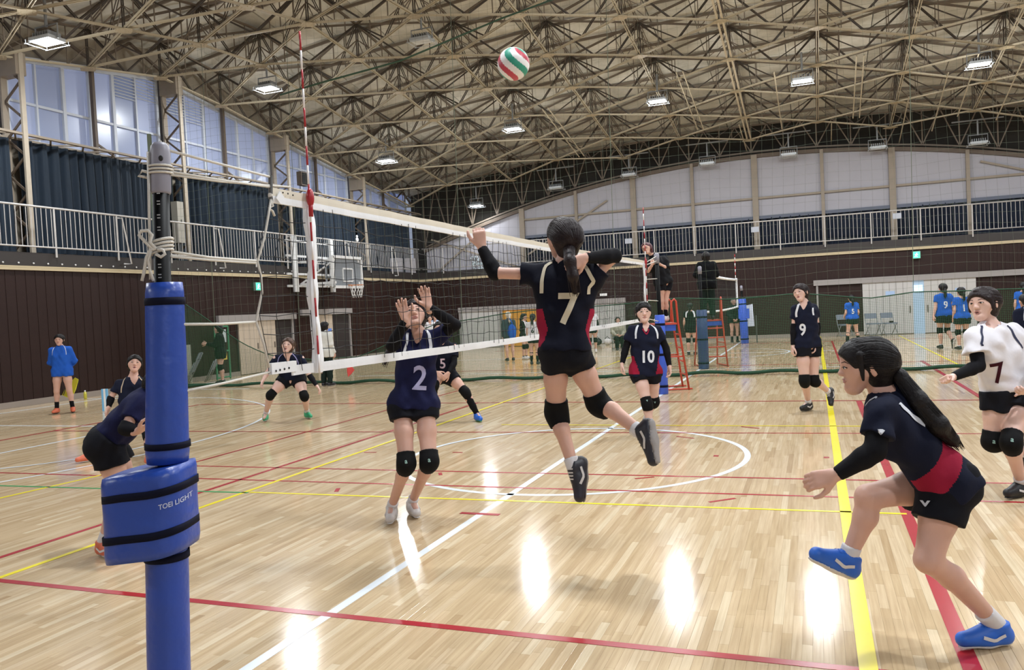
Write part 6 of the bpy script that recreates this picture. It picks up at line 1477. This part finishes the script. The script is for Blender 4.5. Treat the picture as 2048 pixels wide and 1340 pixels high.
sp = onplane(605, 358, 0, -14.2); so = empty('wall_speaker', sp, 'small dark loudspeaker hanging before the left windows by the antenna', 'speaker')
MB().box((-14.3, sp[1]-.2, sp[2]-.24), (-14.1, sp[1]+.2, sp[2]+.24)).build('cabinet', M_STEELD, so); MB().box((-14.1, sp[1]-.16, sp[2]-.2), (-14.08, sp[1]+.16, sp[2]+.2)).build('grille', M_DARK, so)
fig = onplane(714, 478, 0, XL+.07); fo = empty('rail_ornament', (fig[0], fig[1], 4.42), 'small white figure ornament standing on the left railing', 'ornament')
MB().ellipsoid((fig[0], fig[1], 4.5), ((.06, 0, 0), (0, .07, 0), (0, 0, .09)), 10, 7).build('body', M_SIGNW, fo, True); MB().ellipsoid((fig[0], fig[1], 4.63), ((.045, 0, 0), (0, .045, 0), (0, 0, .05)), 10, 7).build('head', M_SIGNW, fo, True)
for i, (px, py) in enumerate(((1510, 459), (1794, 432), (1257, 482))):
    p = onplane(px, py, 1, YF-.12); tag(MB().box((p[0]-.14, YF-.13, p[2]-.1), (p[0]+.14, YF-.115, p[2]+.1)).build('notice_plate', mat('pale_notice', '#a9adb8', .6)), 'pale notice plate on the far railing, %s' % ['in the middle', 'the rightmost one', 'nearest the referee'][i], 'notice', 'notices on the far railing')
# decorations on far left wall panel
for i, px in enumerate((948, 962, 978)):
    p = onplane(px, 525, 1, YU-.12); mb = MB(); r_ = random.Random(i)
    for k in range(26): a, b, z = r_.uniform(-.16, .16), r_.uniform(-.04, .0), r_.uniform(-.3, .25); mb.ellipsoid((p[0]+a, YU-.15+b, p[2]+z), ((.035, 0, 0), (0, .02, 0), (0, 0, .045)), 6, 4)
    tag(mb.build('paper_garland', mat('pale_paper', '#c4d0d4', .7)), 'bunch of pale paper strips hanging on the far wall, %s' % ['left bunch', 'middle bunch', 'right bunch'][i], 'decoration', 'paper bunches on the far wall')
# bags by the far wall
for i, (px, m, lb) in enumerate(((1196, 'black', 'dark bag on the floor by the far wall, left of the white one'), (1216, 'white', 'white bag on the floor by the far wall beside the dark ones'), (1236, 'dark', 'dark bag on the floor by the far wall, right of the white one'))):
    p = onplane(px, 690, 1, 26.9); mb = MB().ellipsoid((p[0], 26.9, .14), ((.17, 0, 0), (0, .14, 0), (0, 0, .14)), 12, 8); bg = empty('sports_bag', (p[0], 26.9, 0), lb, 'bag', 'bags by the far wall'); mb.build('body', MATS['shoe_'+m], bg, True); MB().tube([(p[0]-.1, 26.85, .24), (p[0], 26.82, .34), (p[0]+.1, 26.85, .24)], .012, 6).build('handle', M_CORD, bg, True)
# bright blue bag of the blond spectator
pb = at(1024, 664, 24.2); bb = empty('shoulder_bag', pb, 'bright blue shoulder bag carried by the blond spectator', 'bag'); MB().ellipsoid(pb, (RH*.13, WH*.07, V(0, 0, .24)), 12, 8).build('body', ROYAL, bb, True); MB().tube([pb+V(0, 0, .22)+RH*.04, pb+V(0, 0, .42)-RH*.06], .014, 6).build('strap', ROYAL, bb)
tag(MB().box((-13.2, 12.75, 0), (-12.0, 12.95, .06)).build('folded_net', M_GROPE), 'dark green folded netting on the floor by the left wall', 'netting')
print('OBJECTS', len(bpy.data.objects), 'TRIS', sum(len(m.polygons)*2 for m in bpy.data.meshes))
